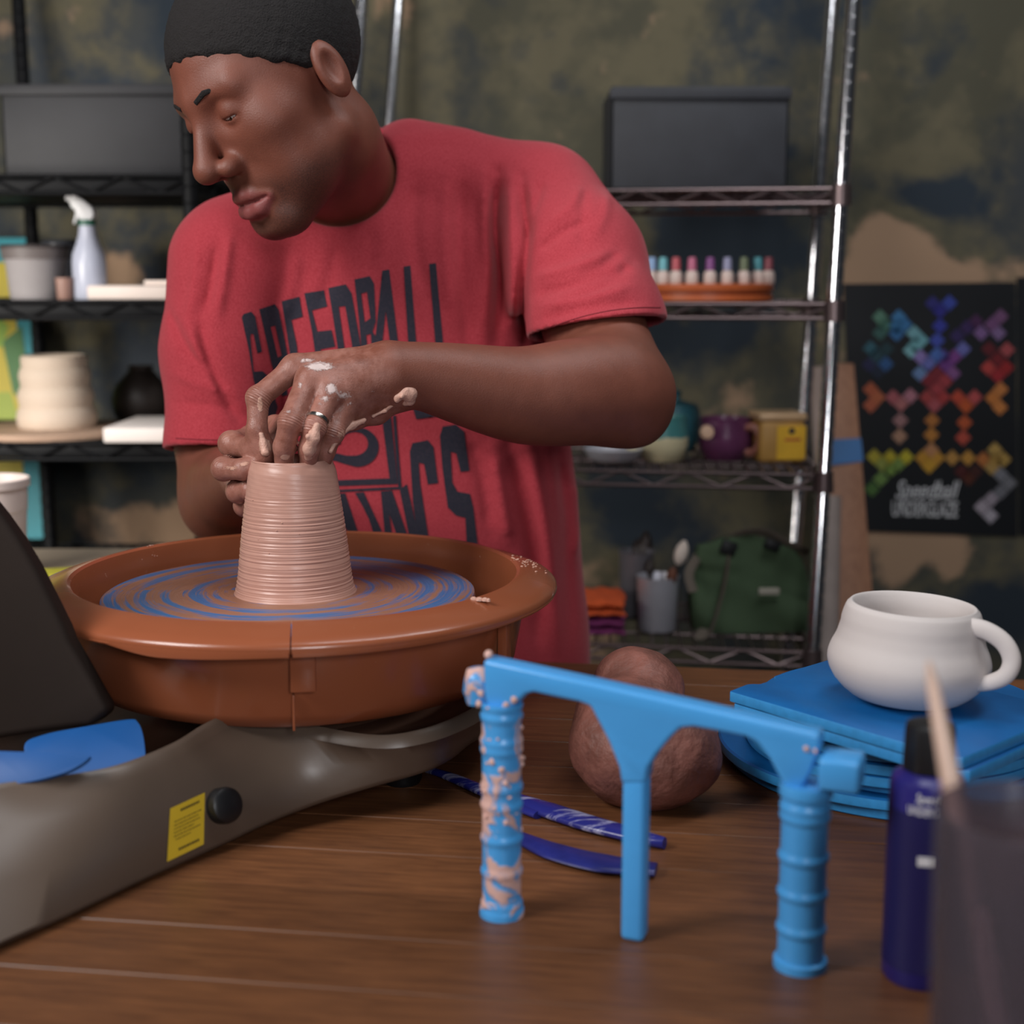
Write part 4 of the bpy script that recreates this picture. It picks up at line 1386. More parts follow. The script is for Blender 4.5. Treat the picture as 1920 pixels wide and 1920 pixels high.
strap([W(1320, 1180, 2.30), W(1312, 1198, 2.26), W(1330, 1188, 2.26), W(1352, 1120, 2.28), W(1364, 1060, 2.30), W(1362, 1040, 2.33)], 0.009)
strap([W(1300, 1110, 2.30), W(1292, 1076, 2.31), W(1308, 1044, 2.33), W(1330, 1022, 2.36)], 0.008)
strap([W(1362, 1012, 2.33), W(1400, 998, 2.32), W(1440, 1000, 2.32), W(1480, 1022, 2.32), W(1515, 1036, 2.33)], 0.009)
blk = mat('black_buckle_plastic', (18, 20, 22), 0.5)
MB().box(W(1366, 1028, 2.315), (0.026, 0.010, 0.024), Matrix.Rotation(0.4, 3, 'Y'), 0.003).build('buckle', blk, bag)
MB().box(W(1448, 1022, 2.31), (0.026, 0.010, 0.018), Matrix.Rotation(0.4, 3, 'Y'), 0.003).build('buckle', blk, bag)
MB().box(W(1442, 1109, 2.297), (0.034, 0.004, 0.012), None, 0.002).build('logo_tag', mat('pale_logo_print', (176, 170, 156), 0.7), bag)
# dark crates on the top shelves
def crate(px, z, d, w, h, dp, rgb, label, name='storage_crate'):
    k = d / F
    c = at(px, z, d)
    e = empty(name, c, label, 'crate')
    m = mat(name + '_plastic', rgb, 0.6)
    W_, H_ = w * k, h * k
    MB().box(c + Vector((0, dp / 2, 0.003)), (W_, dp, 0.006), None, 0.001).build('bottom', m, e)
    for sx in (-1, 1):
        MB().box(c + Vector((sx * (W_ / 2 - .002), dp / 2, H_ / 2)), (0.004, dp, H_), None, 0.001).build('side', m, e)
    MB().box(c + Vector((0, 0.002, H_ / 2)), (W_, 0.004, H_), None, 0.001).build('front', m, e)
    MB().box(c + Vector((0, dp - .002, H_ / 2)), (W_, 0.004, H_), None, 0.001).build('back', m, e)
    MB().box(c + Vector((0, -0.003, H_ * 0.93)), (W_ + .006, 0.006, H_ * .1), None, 0.001).build('rim', m, e)
crate(1310, ZS[3] + 0.0125, 2.30, 330, 190, 0.22, (46, 48, 54), 'dark storage crate on the top shelf of the right rack')
crate(190, ZL[0] + 0.0125, 2.26, 360, 170, 0.22, (34, 34, 38), 'black storage crate on the top shelf of the left rack')

# leaning plank with blue tape, paper tube, posters
pw_m = wood_mat('pale_leaning_plank_wood', (158, 112, 84), (132, 90, 66), 0.6, (20, 20, 1.5))
pk = empty('leaning_plank', at(1610, 0.0, 2.5), 'pale wooden plank with blue tape leaning on the wall beside the rack', 'plank')
dA, dB = 2.64, 2.50
def pl(x, y): return W(x, y, dA + (dB - dA) * (y - 690) / 420)
mb = MB().prism([pl(1548, 684), pl(1601, 682), pl(1636, 1110), pl(1652, 1330), pl(1560, 1330), pl(1556, 1110)], Vector((0, 0.02, 0)))
mb.build('board', pw_m, pk, bevel=0.001)
MB().prism([pl(1525, 690) + V(0, .02, 0), pl(1547, 686), pl(1555, 1000), pl(1535, 1000) + V(0, .02, 0)], Vector((0, 0.004, 0))).build('planed_edge', mat('pale_plank_edge', (158, 140, 132), 0.6), pk)
tp = mat('blue_masking_tape', (24, 92, 150), 0.55, var=0.05)
f_ = Vector((0, -0.006, 0))
MB().prism([pl(1553, 824) + f_, pl(1613, 821) + f_, pl(1617, 864) + f_, pl(1554, 872) + f_], Vector((0, 0.0055, 0))).build('tape', tp, pk)
a, b = W(1553, 932, 2.44), W(1546, 1300, 2.40)
tag(MB().tube([a, b + (b - a) * 0.9], 24 * 2.42 / F, 24).build('cardboard_tube', mat('grey_cardboard', (158, 144, 138), 0.7), None), 'pale grey cardboard tube standing in front of the leaning plank', 'tube')

# black poster with coloured squares
PY = WALL_Y - 0.004
def wp(px, py, y=PY):
    r = ray(px, py)
    return CAM + r * (y / r.y)
po = empty('wall_poster', wp(1750, 1000), 'black poster of coloured squares with white lettering on the back wall', 'poster')
MB().prism([wp(1582, 532), wp(1904, 529), wp(1908, 1006), wp(1600, 996)], (0, 0.003, 0)).build('sheet', mat('black_poster_paper', (14, 17, 22), 0.5, var=0.02), po)
sq = [(185,350,'5f8f78'),(220,405,'3d7060'),(185,460,'34605a'),(315,350,'3f86c0'),(355,400,'3478b4'),(300,410,'2f72a8'),(300,465,'2d6ca8'),(420,460,'78b4c0'),(470,510,'6fb0bc'),(430,545,'74b6c0'),(400,580,'86c4cc'),(465,625,'8f7cc0'),
 (550,255,'2c2a80'),(600,305,'2a2890'),(665,250,'3a4cb4'),(600,410,'3038a4'),(580,510,'3c4cb0'),(580,610,'4a70c0'),(520,670,'6870bc'),(460,740,'7090c4'),(850,380,'4a2050'),(790,420,'38205c'),(720,480,'30205c'),(1020,345,'7c507c'),(960,400,'7a4e80'),(885,460,'84609a'),(1005,460,'86689a'),(640,680,'6c3484'),(700,625,'7c3c8c'),(760,570,'6a6cb8'),(690,740,'84508c'),(620,620,'503a90'),
 (120,565,'2c6070'),(160,620,'1e4450'),(230,570,'163840'),(225,675,'2a5a94'),(110,680,'20204c'),(170,730,'16243c'),
 (940,570,'641820'),(1065,575,'b04c50'),(1000,640,'7a1c24'),(935,700,'c0403c'),(1060,700,'a02024'),(1000,755,'a8242c'),
 (520,790,'86202c'),(580,740,'80202c'),(640,790,'a83840'),(580,850,'b03c44'),(510,905,'b84444'),(620,905,'b43a3a'),(560,960,'c05860'),
 (120,850,'c4603c'),(170,905,'cc6c44'),(120,960,'c86444'),(275,905,'c4646c'),(330,950,'c87878'),(395,895,'cc8494'),(325,1065,'b08080'),(320,1175,'c49478'),
 (545,1065,'c87c38'),(540,1165,'d08838'),(725,905,'c84830'),(780,965,'d05828'),(840,905,'c45050'),(770,1080,'d05c30'),(760,1185,'d05440'),(1020,850,'d08040'),(965,910,'d07c38'),(1015,975,'d88440'),
 (145,1315,'c8b838'),(255,1320,'d4c030'),(365,1320,'d8c830'),(205,1370,'a8b050'),(260,1400,'86a848'),(310,1370,'88a850'),(190,1470,'7ca050'),(130,1540,'507838'),(540,1270,'d09060'),(480,1325,'d89c30'),(580,1325,'d89c34'),(525,1380,'e0a830'),(685,1325,'d09848'),(795,1325,'d89c40'),(900,1335,'d07c3c'),(980,1270,'d0a858'),(1040,1335,'c8a050'),(985,1335,'c49848'),(960,1390,'c8a058'),(750,1420,'541c1c'),(800,1465,'5c2818'),(845,1420,'48201c'),
 (1020,1440,'8c8c94'),(1080,1500,'84848c'),(1020,1560,'808088'),(955,1610,'b4a8b4'),(890,1665,'c4b8c4'),(950,1725,'c8c0cc')]
pm_cache = {}
mb = MB()
mats = []
for x, y, hx in sq:
    if hx not in pm_cache:
        rgb = tuple(int(hx[i:i + 2], 16) for i in (0, 2, 4))
        pm_cache[hx] = len(mats)
        mats.append(mat('print_' + hx, tuple(int(0.82 * v + 6) for v in rgb), 0.5, var=0.02))
    X, Y = 1600 + x / 3.694, 500 + y / 3.694
    r = 15
    mb.add([wp(X - r, Y, PY - .0008), wp(X, Y + r, PY - .0008), wp(X + r, Y, PY - .0008), wp(X, Y - r, PY - .0008)], [[0, 1, 2, 3]], pm_cache[hx])
mb.build('printed_squares', mats, po, weld=False)
pk_ = 2.78 / F
text_obj('poster_script', 'Speedball', 48 * pk_, wp(1736, 920, PY - .001), (1, 0, -0.01), (0, 0, 1), white_ink, po, shear=0.35, sx=0.64)
text_obj('poster_lettering', 'UNDERGLAZE', 42 * pk_, wp(1734, 956, PY - .001), (1, 0, -0.02), (0, 0, 1), white_ink, po, sx=0.47)
o = MB().prism([wp(1907, 520), wp(2120, 516), wp(2120, 1010), wp(1911, 1004)], (0, 0.003, 0)).build('wall_poster', bpy.data.materials['black_poster_paper'], None)
tag(o, 'second black poster just entering at the right edge of the wall', 'poster')

# ------------------------------------------------------------------ signed-distance modelling for the potter
def A(v): return np.array(v, float)
def smin(a, b, k):
    h = np.clip(0.5 + 0.5 * (b - a) / k, 0, 1)
    return b * (1 - h) + a * h - k * h * (1 - h)
def smax(a, b, k): return -smin(-a, -b, k)
def cone(p, a, b, ra, rb):
    a, b = A(a), A(b)
    ba = b - a
    t = np.clip(((p - a) @ ba) / (ba @ ba), 0, 1)
    return np.linalg.norm(p - a - t[:, None] * ba, axis=1) - (ra + (rb - ra) * t)
def ell(p, c, r):
    q = (p - A(c)) / A(r)
    k0 = np.linalg.norm(q, axis=1)
    k1 = np.linalg.norm(q / A(r), axis=1)
    return k0 * (k0 - 1) / np.maximum(k1, 1e-9)
def sph(p, c, r): return np.linalg.norm(p - A(c), axis=1) - r
def chain(p, pts, k):
    d = None
    for (a, ra), (b, rb) in zip(pts[:-1], pts[1:]):
        e = cone(p, a, b, ra, rb)
        d = e if d is None else smin(d, e, k)
    return d
def dense_chain(pts, n=4):
    P = smooth_path([Vector(tuple(a)) for a, r in pts], n)
    R = smooth_path([Vector((r, 0, 0)) for a, r in pts], n)
    return [(A(p), q.x) for p, q in zip(P, R)]
def mchain(p, pts):
    d = None
    for (a, ra), (b, rb) in zip(pts[:-1], pts[1:]):
        e = cone(p, a, b, ra, rb)
        d = e if d is None else np.minimum(d, e)
    return d
def culled(fn, c, R):
    c = A(c)
    def g(p):
        lb = np.linalg.norm(p - c, axis=1) - R
        out = lb + 0.05
        m = lb < 0.03
        if m.any():
            out[m] = fn(p[m])
        return out
    return g


def mesh_sdf(f, lo, hi, h, levels=3, newton=3, cull=1.35):
    lo, hi = A(lo), A(hi)
    H = h * 2 ** levels
    n = np.ceil((hi - lo) / H).astype(int)
    g = np.stack(np.meshgrid(*[np.arange(k) for k in n], indexing='ij'), -1).reshape(-1, 3)
    sz = H
    off8 = np.array([[i, j, k] for i in (0, 1) for j in (0, 1) for k in (0, 1)])
    for lv in range(levels + 1):
        d = f(lo + (g + 0.5) * sz)
        g = g[np.abs(d) < sz * (cull if lv == levels else max(1.35, cull * 0.7))]
        if lv < levels:
            g = (g[:, None, :] * 2 + off8[None]).reshape(-1, 3)
            sz *= 0.5
    dims = n * 2 ** levels + 2
    key = lambda c: (c[..., 0] * dims[1] + c[..., 1]) * dims[2] + c[..., 2]
    corners = (g[:, None, :] + off8[None])
    ck = key(corners)
    uk, inv = np.unique(ck.ravel(), return_inverse=True)
    cz = uk % dims[2]; cy = (uk // dims[2]) % dims[1]; cx = uk // (dims[1] * dims[2])
    val = f(lo + np.stack([cx, cy, cz], -1) * h)
    cv = val[inv].reshape(-1, 8)
    ins = cv < 0
    act = ins.any(1) & (~ins).any(1)
    g, cv, ins = g[act], cv[act], ins[act]
    # vertex = mean of edge crossings
    acc = np.zeros((len(g), 3)); cnt = np.zeros(len(g))
    for a in range(8):
        for ax, st in ((0, 4), (1, 2), (2, 1)):
            if (a // st) % 2 == 0:
                b = a + st
                m = ins[:, a] != ins[:, b]
                t = np.where(m, cv[:, a] / np.where(m, cv[:, a] - cv[:, b], 1), 0)
                p = off8[a][None] + t[:, None] * (off8[b] - off8[a])[None]
                acc += np.where(m[:, None], p, 0); cnt += m
    vp = lo + (g + acc / cnt[:, None]) * h
    gk = key(g)
    order = np.argsort(gk)
    sk_ = gk[order]
    def find(c):
        k = key(c)
        i = np.clip(np.searchsorted(sk_, k), 0, len(sk_) - 1)
        return np.where(sk_[i] == k, order[i], -1)
    quads = []
    for ax, st in ((0, 4), (1, 2), (2, 1)):
        m = ins[:, 0] != ins[:, st]
        e1 = np.zeros(3, int); e2 = np.zeros(3, int)
        e1[(ax + 1) % 3] = 1; e2[(ax + 2) % 3] = 1
        gg = g[m]
        q = np.stack([np.nonzero(m)[0], find(gg - e1), find(gg - e1 - e2), find(gg - e2)], -1)
        flip = ~ins[m, 0]
        q[flip] = q[flip][:, ::-1]
        quads.append(q[(q >= 0).all(1)])
    quads = np.concatenate(quads)
    for _ in range(newton):
        e = h * 0.5
        d0 = f(vp)
        gr = np.stack([f(vp + np.eye(3)[i] * e) - d0 for i in range(3)], -1) / e
        g2 = np.maximum((gr ** 2).sum(1), 0.25)
        vp = vp - np.clip(d0 / g2, -h, h)[:, None] * gr
    return vp, quads


def np_mesh(name, vp, quads, m, parent=None):
    me = bpy.data.meshes.new(name)
    me.vertices.add(len(vp)); me.vertices.foreach_set('co', np.ascontiguousarray(vp, np.float32).ravel())
    me.loops.add(len(quads) * 4); me.loops.foreach_set('vertex_index', np.ascontiguousarray(quads, np.int32).ravel())
    me.polygons.add(len(quads))
    me.polygons.foreach_set('loop_start', np.arange(0, len(quads) * 4, 4, dtype=np.int32))
    me.update(calc_edges=True)
    me.validate()
    return link_mesh(name, me, m, parent)


def set_attr(o, name, vals):
    a = o.data.attributes.new(name, 'FLOAT', 'POINT')
    a.data.foreach_set('value', np.ascontiguousarray(vals, np.float32))


def to_px(p):
    q = p - A(CAM)
    z = q @ A(FWD)
    return 960 + F * (q @ A(RT)) / z, 960 - F * (q @ A(UP)) / z, z


# ------------------------------------------------------------------ proportions and pose
def w(px, py, d): return A(W(px, py, d))
SEC = [(838, 1420, 1.87, .175, .115), (835, 1300, 1.865, .190, .116), (815, 1180, 1.85, .203, .120), (800, 1080, 1.83, .203, .122), (782, 960, 1.80, .206, .126), (765, 830, 1.775, .204, .128),
       (738, 700, 1.75, .198, .126), (722, 560, 1.73, .190, .120), (718, 450, 1.72, .180, .110), (722, 380, 1.715, .165, .096), (728, 325, 1.705, .135, .080), (722, 280, 1.70, .085, .062)]
_sp = smooth_path([Vector(tuple(W(a, b, c)) ) for a, b, c, _, _ in SEC], 8)
_sa = smooth_path([Vector((s[3], s[4], 0)) for s in SEC], 8)
_z = A([p.z for p in _sp]); _cx = A([p.x for p in _sp]); _cy = A([p.y for p in _sp]); _a = A([p.x for p in _sa]); _b = A([p.y for p in _sa])
LTH = 0.10
def torso(p, da=0.0):
    z = p[:, 2]
    cx, cy = np.interp(z, _z, _cx), np.interp(z, _z, _cy)
    a, b = np.interp(z, _z, _a) + da, np.interp(z, _z, _b) + da
    dx, dy = p[:, 0] - cx, p[:, 1] - cy
    u = (dx * math.cos(LTH) + dy * math.sin(LTH)) / a
    v = (-dx * math.sin(LTH) + dy * math.cos(LTH)) / b
    n = 2.35
    u, v = np.abs(u) + 1e-6, np.abs(v) + 1e-6
    q = (u ** n + v ** n) ** (1 / n)
    gx = q ** (1 - n) * u ** (n - 1) / a
    gy = q ** (1 - n) * v ** (n - 1) / b
    d = (q - 1) / np.maximum(np.sqrt(gx * gx + gy * gy), 3.0)
    d = smax(d, z - (_z[-1] + da), 0.02)
    return smax(d, (_z[0] - da) - z, 0.02)

SL, EL = w(1012, 400, 1.70), w(1168, 738, 1.50)
SR, ER = w(438, 495, 1.655), w(425, 935, 1.66)
armL = [(SL, .048), (w(1110, 600, 1.59), .054), (EL, .053)]
foreL = dense_chain([(w(1177, 746, 1.505), .0450), (w(1105, 735, 1.475), .0560), (w(985, 742, 1.44), .0505), (w(862, 719, 1.40), .0405), (w(785, 703, 1.375), .0330), (w(735, 700, 1.36), .0295)])
armR = [(SR, .048), (w(415, 800, 1.665), .055), (ER, .050)]
foreR = dense_chain([(ER, .049), (w(432, 915, 1.60), .048), (w(448, 900, 1.52), .036), (w(462, 888, 1.465), .029)])

# head frame
def cam2w(v): return A(RT) * v[0] + A(UP) * v[1] - A(FWD) * v[2]
yaw, pit = math.radians(50), math.radians(38)
nf = A((-math.sin(yaw), 0, math.cos(yaw)))
hf = math.cos(pit) * nf + A((0, -math.sin(pit), 0))
hu = math.sin(pit) * nf + A((0, math.cos(pit), 0))
hl = np.cross(hf, hu)                           # person's left is -x of (right = f x u)
HM = np.stack([cam2w(-hl), cam2w(hf), cam2w(hu)], 1)
if HM[:, 0] @ A((1, 0, 0)) < 0:
    HM[:, 0] *= -1
HS = 1.06
chin_l = A((0, .088, -.107))
HO = w(513, 446, 1.455) - HM @ (chin_l * HS)
def hw(l): return HO + HM @ (A(l) * HS)
LIPS_U = [((-.0280, .0825, -.0655), .0030), ((-.013, .0895, -.0598), .0058), ((-.004, .0925, -.0585), .0060), ((0, .0920, -.0595), .0055), ((.004, .0925, -.0585), .0060), ((.013, .0895, -.0598), .0058), ((.0280, .0825, -.0655), .0030)]
LIPS_L = [((-.0265, .0820, -.0685), .0036), ((-.013, .0890, -.0742), .0082), ((0, .0915, -.0755), .0092), ((.013, .0890, -.0742), .0082), ((.0265, .0820, -.0685), .0036)]
def lips(q): return np.minimum(chain(q, LIPS_U, .003), chain(q, LIPS_L, .003))
def head_l(q):
    q = q.copy()
    s = q.copy(); s[:, 0] = np.abs(s[:, 0])
    d = ell(q, (0, -.018, .045), (.077, .100, .086))
    d = smin(d, ell(q, (0, .030, -.018), (.064, .060, .088)), .03)
    d = smin(d, cone(s, (.050, -.006, -.052), (.016, .064, -.093), .0185, .021), .026)
    d = smin(d, ell(q, (0, .070, -.093), (.028, .022, .020)), .016)
    d = smin(d, ell(s, (.044, .050, -.010), (.024, .024, .022)), .022)
    d = smin(d, ell(s, (.040, .045, -.055), (.022, .024, .030)), .022)
    d = smin(d, cone(s, (0, .080, .034), (.042, .066, .036), .013, .010), .016)
    d = smin(d, ell(q, (0, .070, -.058), (.033, .022, .026)), .014)
    # eye sockets, lids
    d = smax(d, -sph(s, (.032, .092, .016), .013), .014)
    lid = smax(sph(s, (.032, .0690, .015), .0152), -(np.abs(s[:, 2] - .010) - .0012 + np.maximum(0, .072 - s[:, 1]) * 2), .002)
    d = smin(d, lid, .004)
    # nose
    nz = cone(q, (0, .080, .030), (0, .110, -.018), .0075, .0115)
    nz = smin(nz, ell(q, (0, .111, -.022), (.0125, .0125, .011)), .008)
    nz = smin(nz, ell(s, (.0155, .096, -.027), (.0095, .0125, .0095)), .006)
    nz = smax(nz, -ell(s, (.0085, .101, -.038), (.0052, .0078, .0065)), .003)
    d = smin(d, nz, .010)
    # philtrum, lips, mouth line
    d = smax(d, -cone(q, (0, .0985, -.042), (0, .0985, -.052), .0030, .0030), .005)
    d = smin(d, chain(q, LIPS_U, .004), .0045)
    d = smin(d, chain(q, LIPS_L, .004), .0045)
    d = smax(d, -cone(s, (0, .0990, -.0660), (.027, .0865, -.0668), .0018, .0012), .003)
    d = smax(d, -ell(q, (0, .0970, -.0885), (.018, .0050, .0040)), .010)
    # ears
    er = ell(s, (.078, -.016, .000), (.0080, .0165, .028))
    er = smax(er, -ell(s, (.0880, -.013, .003), (.0085, .0095, .0175)), .003)
    d = smin(d, er, .006)
    return d
neck_a, neck_b = hw((0, -.025, -.060)), w(640, 338, 1.672)
def head_w(p):
    q = ((p - HO) @ HM) / HS
    return head_l(q) * HS
head_c = culled(head_w, HO, 0.19)
def neck(p): return cone(p, neck_a, neck_b, .058, .064)

# potter's left hand (on top, inside the cylinder)
WRL = w(735, 700, 1.36)
MC_L = [(w(722, 676, 1.362), .0165, w(553, 690, 1.345), .0132), (w(722, 690, 1.350), .0170, w(583, 712, 1.322), .0138),
        (w(724, 708, 1.350), .0170, w(618, 735, 1.320), .0132), (w(728, 722, 1.358), .0165, w(645, 757, 1.330), .0120)]
FG_L = [  # MCP, PIP, DIP, tip with radii
    [(w(553, 690, 1.345), .0115), (w(484, 746, 1.332), .0108), (w(482, 803, 1.330), .0092), (w(499, 850, 1.333), .0078)],
    [(w(580, 712, 1.322), .0122), (w(545, 790, 1.292), .0108), (w(533, 838, 1.300), .0098), (w(532, 884, 1.314), .0082)],
    [(w(616, 737, 1.320), .0118), (w(588, 803, 1.297), .0102), (w(579, 842, 1.304), .0094), (w(576, 884, 1.316), .0080)],
    [(w(645, 758, 1.332), .0110), (w(625, 812, 1.316), .0094), (w(611, 846, 1.322), .0085), (w(602, 880, 1.330), .0072)]]
TH_L = [(w(700, 690, 1.385), .0170), (w(610, 745, 1.392), .0160), (w(540, 795, 1.372), .0112), (w(506, 838, 1.352), .0088)]
def hand(p, mcs, fgs, th, extra=()):
    d = None
    for a, ra, b, rb in mcs:
        e = cone(p, a, b, ra, rb)
        d = e if d is None else smin(d, e, .010)
    for e in extra:
        d = smin(d, e(p), .014)
    out = smin(d, chain(p, th, .005), .012)
    for fg in fgs:
        e = chain(p, fg, .004)
        e = smin(e, sph(p, fg[1][0], fg[1][1] * 1.05), .003)
        out = np.minimum(out, smin(d, e, .0075))
    return out
ulnarL = lambda p: chain(p, [(w(742, 734, 1.366), .0160), (w(704, 768, 1.362), .0140), (w(664, 782, 1.350), .0115), (w(640, 795, 1.334), .0095)], .006)
palmL = lambda p: ell(p, w(655, 728, 1.358), (.036, .016, .020))
handL = culled(lambda p: hand(p, MC_L, FG_L, TH_L, (ulnarL, palmL)), w(600, 770, 1.335), 0.115)
# potter's right hand (outside the wall, left of the cylinder)
MC_R = [(w(466, 880, 1.462), .016, w(472, 822, 1.415), .0125), (w(462, 886, 1.462), .016, w(452, 868, 1.412), .0125),
        (w(462, 892, 1.462), .016, w(462, 908, 1.412), .0120), (w(464, 898, 1.462), .016, w(472, 938, 1.418), .0110)]
FG_R = [
    [(w(472, 822, 1.415), .0120), (w(434, 832, 1.366), .0118), (w(470, 842, 1.345), .0098), (w(496, 850, 1.345), .0082)],
    [(w(452, 868, 1.412), .0120), (w(419, 879, 1.352), .0108), (w(455, 880, 1.336), .0099), (w(484, 880, 1.342), .0086)],
    [(w(462, 908, 1.412), .0116), (w(447, 921, 1.362), .0110), (w(470, 918, 1.346), .0098), (w(492, 914, 1.350), .0082)],
    [(w(472, 938, 1.418), .0106), (w(459, 948, 1.380), .0100), (w(476, 944, 1.362), .0090), (w(494, 938, 1.362), .0075)]]
TH_R = [(w(478, 860, 1.450), .0160), (w(505, 815, 1.425), .0140), (w(515, 800, 1.395), .0108), (w(518, 836, 1.372), .0088)]
palmR = lambda p: ell(p, w(470, 885, 1.435), (.022, .026, .034))
handR = culled(lambda p: hand(p, MC_R, FG_R, TH_R, (palmR,)), w(470, 875, 1.405), 0.115)

def arm_left(p):
    d = chain(p, armL, .02)
    d = smin(d, mchain(p, foreL), .025)
    d = smin(d, sph(p, w(1198, 790, 1.500), .0215), .022)
    d = smin(d, cone(p, w(1150, 695, 1.48), w(1040, 725, 1.445), .026, .030), .025)   # brachioradialis
    d = smin(d, sph(p, w(752, 740, 1.366), .010), .018)                                # ulna head
    return d
armLc = culled(arm_left, w(960, 600, 1.53), 0.34)
armRc = culled(lambda p: smin(chain(p, armR, .02), mchain(p, foreR), .03), w(430, 750, 1.60), 0.28)

def body(p):
    d = torso(p, -0.028)
    n = neck(p)
    d = smin(d, n, .03)
    d = smin(d, head_c(p), .018)
    a = smin(armLc(p), handL(p), .012)
    d = smin(d, a, .02)
    b = smin(armRc(p), handR(p), .012)
    return np.minimum(np.minimum(smin(d, b, .02), 1e3), 1e3)


person = empty('person', (float(_cx[0]), float(_cy[0]), 0.0), 'person in a red printed T-shirt leaning over the wheel, hands shaping the clay', 'person')


def skin_mat():
    t = NT('brown_skin')
    n = t.noise(45, 5, 0.6)
    n2 = t.noise(620, 4, 0.7)
    base = t.mix(n, srgb(138, 82, 65), srgb(114, 66, 52))
    lip = t.attr('lip')
    base = t.mix(lip, base, srgb(144, 78, 76))
    beard = t.attr('beard')
    base = t.mix(t.math('MULTIPLY', beard, t.math('MULTIPLY', t.noise(700, 2), 1.1)), base, srgb(58, 40, 36))
    slip = t.attr('slip')
    sn = t.ramp(t.math('ADD', t.noise(75, 5, 0.65), t.math('MULTIPLY', slip, 0.30)), [(0.50, 0.0), (0.90, 1.0)])
    sl = t.math('MULTIPLY', sn, t.ramp(slip, [(0.0, 0.0), (0.35, 0.85)]))
    base = t.mix(sl, base, srgb(172, 120, 106))
    clay = t.attr('clay')
    cn = t.math('ADD', clay, t.math('MULTIPLY', t.math('SUBTRACT', t.noise(260, 7, 0.75, dist=0.4), 0.5), 1.5))
    cm = t.ramp(cn, [(0.46, 0.0), (0.74, 1.0)])
    base = t.mix(cm, base, srgb(220, 200, 196))
    wet = t.attr('wet')
    wn = t.ramp(t.math('ADD', wet, t.math('MULTIPLY', t.math('SUBTRACT', t.noise(110, 5, 0.7, dist=0.8), 0.5), 1.0)), [(0.46, 0.0), (0.58, 1.0)])
    base = t.mix(wn, base, srgb(206, 160, 140))
    t.color(base)
    r = t.mix(slip, (0.46, 0.46, 0.46, 1), (0.30, 0.30, 0.30, 1))
    r = t.mix(cm, r, (0.8, 0.8, 0.8, 1))
    r = t.mix(lip, r, (0.46, 0.46, 0.46, 1))
    t.l(r, t.b.inputs['Roughness'])
    t.b.inputs['Subsurface Weight'].default_value = 0.06
    t.b.inputs['Subsurface Radius'].default_value = (0.010, 0.004, 0.002)
    cr = t.attr('crease')
    w_ = t.attr('crease_w')
    wav = t.math('MULTIPLY', t.math('SINE', t.math('MULTIPLY', cr, 2600.0)), w_)
    h = t.math('ADD', t.math('MULTIPLY', n2, 0.75), t.math('MULTIPLY', wav, 0.55))
    h = t.math('ADD', h, t.math('MULTIPLY', t.math('ADD', cm, wn), 1.4))
    h = t.math('ADD', h, t.math('MULTIPLY', t.noise(140, 4), t.math('MULTIPLY', slip, 0.9)))
    t.bump(h, 0.55, 0.0009)
    return t.m


lo = A((-0.62, 1.15, 0.55)); hi = A((0.40, 2.05, 1.62))
vp, qd = mesh_sdf(body, lo, hi, 0.0021, 4, 3)
def relax(v, q, wgt, it):
    a = np.concatenate([q[:, 0], q[:, 1], q[:, 2], q[:, 3]]); b = np.concatenate([q[:, 1], q[:, 2], q[:, 3], q[:, 0]])
    n = len(v)
    cnt = np.maximum(np.bincount(a, minlength=n) + np.bincount(b, minlength=n), 1)
    for _ in range(it):
        s = np.stack([np.bincount(a, v[b, i], n) + np.bincount(b, v[a, i], n) for i in range(3)], -1) / cnt[:, None]
        v = v + wgt[:, None] * (s - v)
    return v
_hd = np.minimum(np.minimum(handL(vp), handR(vp)), head_c(vp))
vp = relax(vp, qd, np.clip((_hd - 0.006) / 0.02, 0, 1) * 0.6, 60)
bo = np_mesh('body', vp, qd, skin_mat(), person)
ql = ((vp - HO) @ HM) / HS
hd_mask = np.linalg.norm(vp - HO, axis=1) < 0.2
lipd = np.full(len(vp), 1.0)
lipd[hd_mask] = np.minimum(chain(ql[hd_mask], LIPS_L, .003), chain(ql[hd_mask], LIPS_U, .003) + np.where(ql[hd_mask][:, 2] > -.0655, .0011, 0))
set_attr(bo, 'lip', np.clip(1 - (lipd - 0.0010) / 0.0016, 0, 1))
bd_ = np.zeros(len(vp))
m = hd_mask
bd_[m] = np.clip((-.046 - ql[m][:, 2] - 0.25 * np.maximum(0, .05 - ql[m][:, 1])) / 0.02, 0, 1) * np.clip((lipd[m] - .002) / .006, 0, 1) * np.clip((ql[m][:, 1] + .03) / .03, 0, 1)
set_attr(bo, 'beard', bd_)
dl, dr = handL(vp), handR(vp)
px, py, pz = to_px(vp)
on_l = np.clip((0.010 - dl) / 0.008, 0, 1)
on_r = np.clip((0.010 - dr) / 0.008, 0, 1)
ramp_l = np.clip((770 - px) / 150, 0, 1) * 0.75 + np.clip((py - 700) / 120, 0, 1) * 0.4
set_attr(bo, 'slip', np.clip(on_l * ramp_l + on_r * 1.0, 0, 1))
clay = np.zeros(len(vp)); wet = np.zeros(len(vp))
front = pz < 1.36
for x, y, rx, ry, s in ((598, 687, 32, 11, 1.0), (620, 729, 15, 12, .95), (563, 723, 6, 10, .85), (642, 742, 24, 14, .66), (574, 676, 22, 6, .8), (610, 748, 14, 8, .75), (540, 772, 7, 6, .7), (655, 757, 14, 6, .55), (600, 757, 12, 8, .5), (700, 735, 8, 14, .4)):
    clay = np.maximum(clay, s * np.exp(-(((px - x) / rx) ** 2 + ((py - y) / ry) ** 2)) * front * on_l)
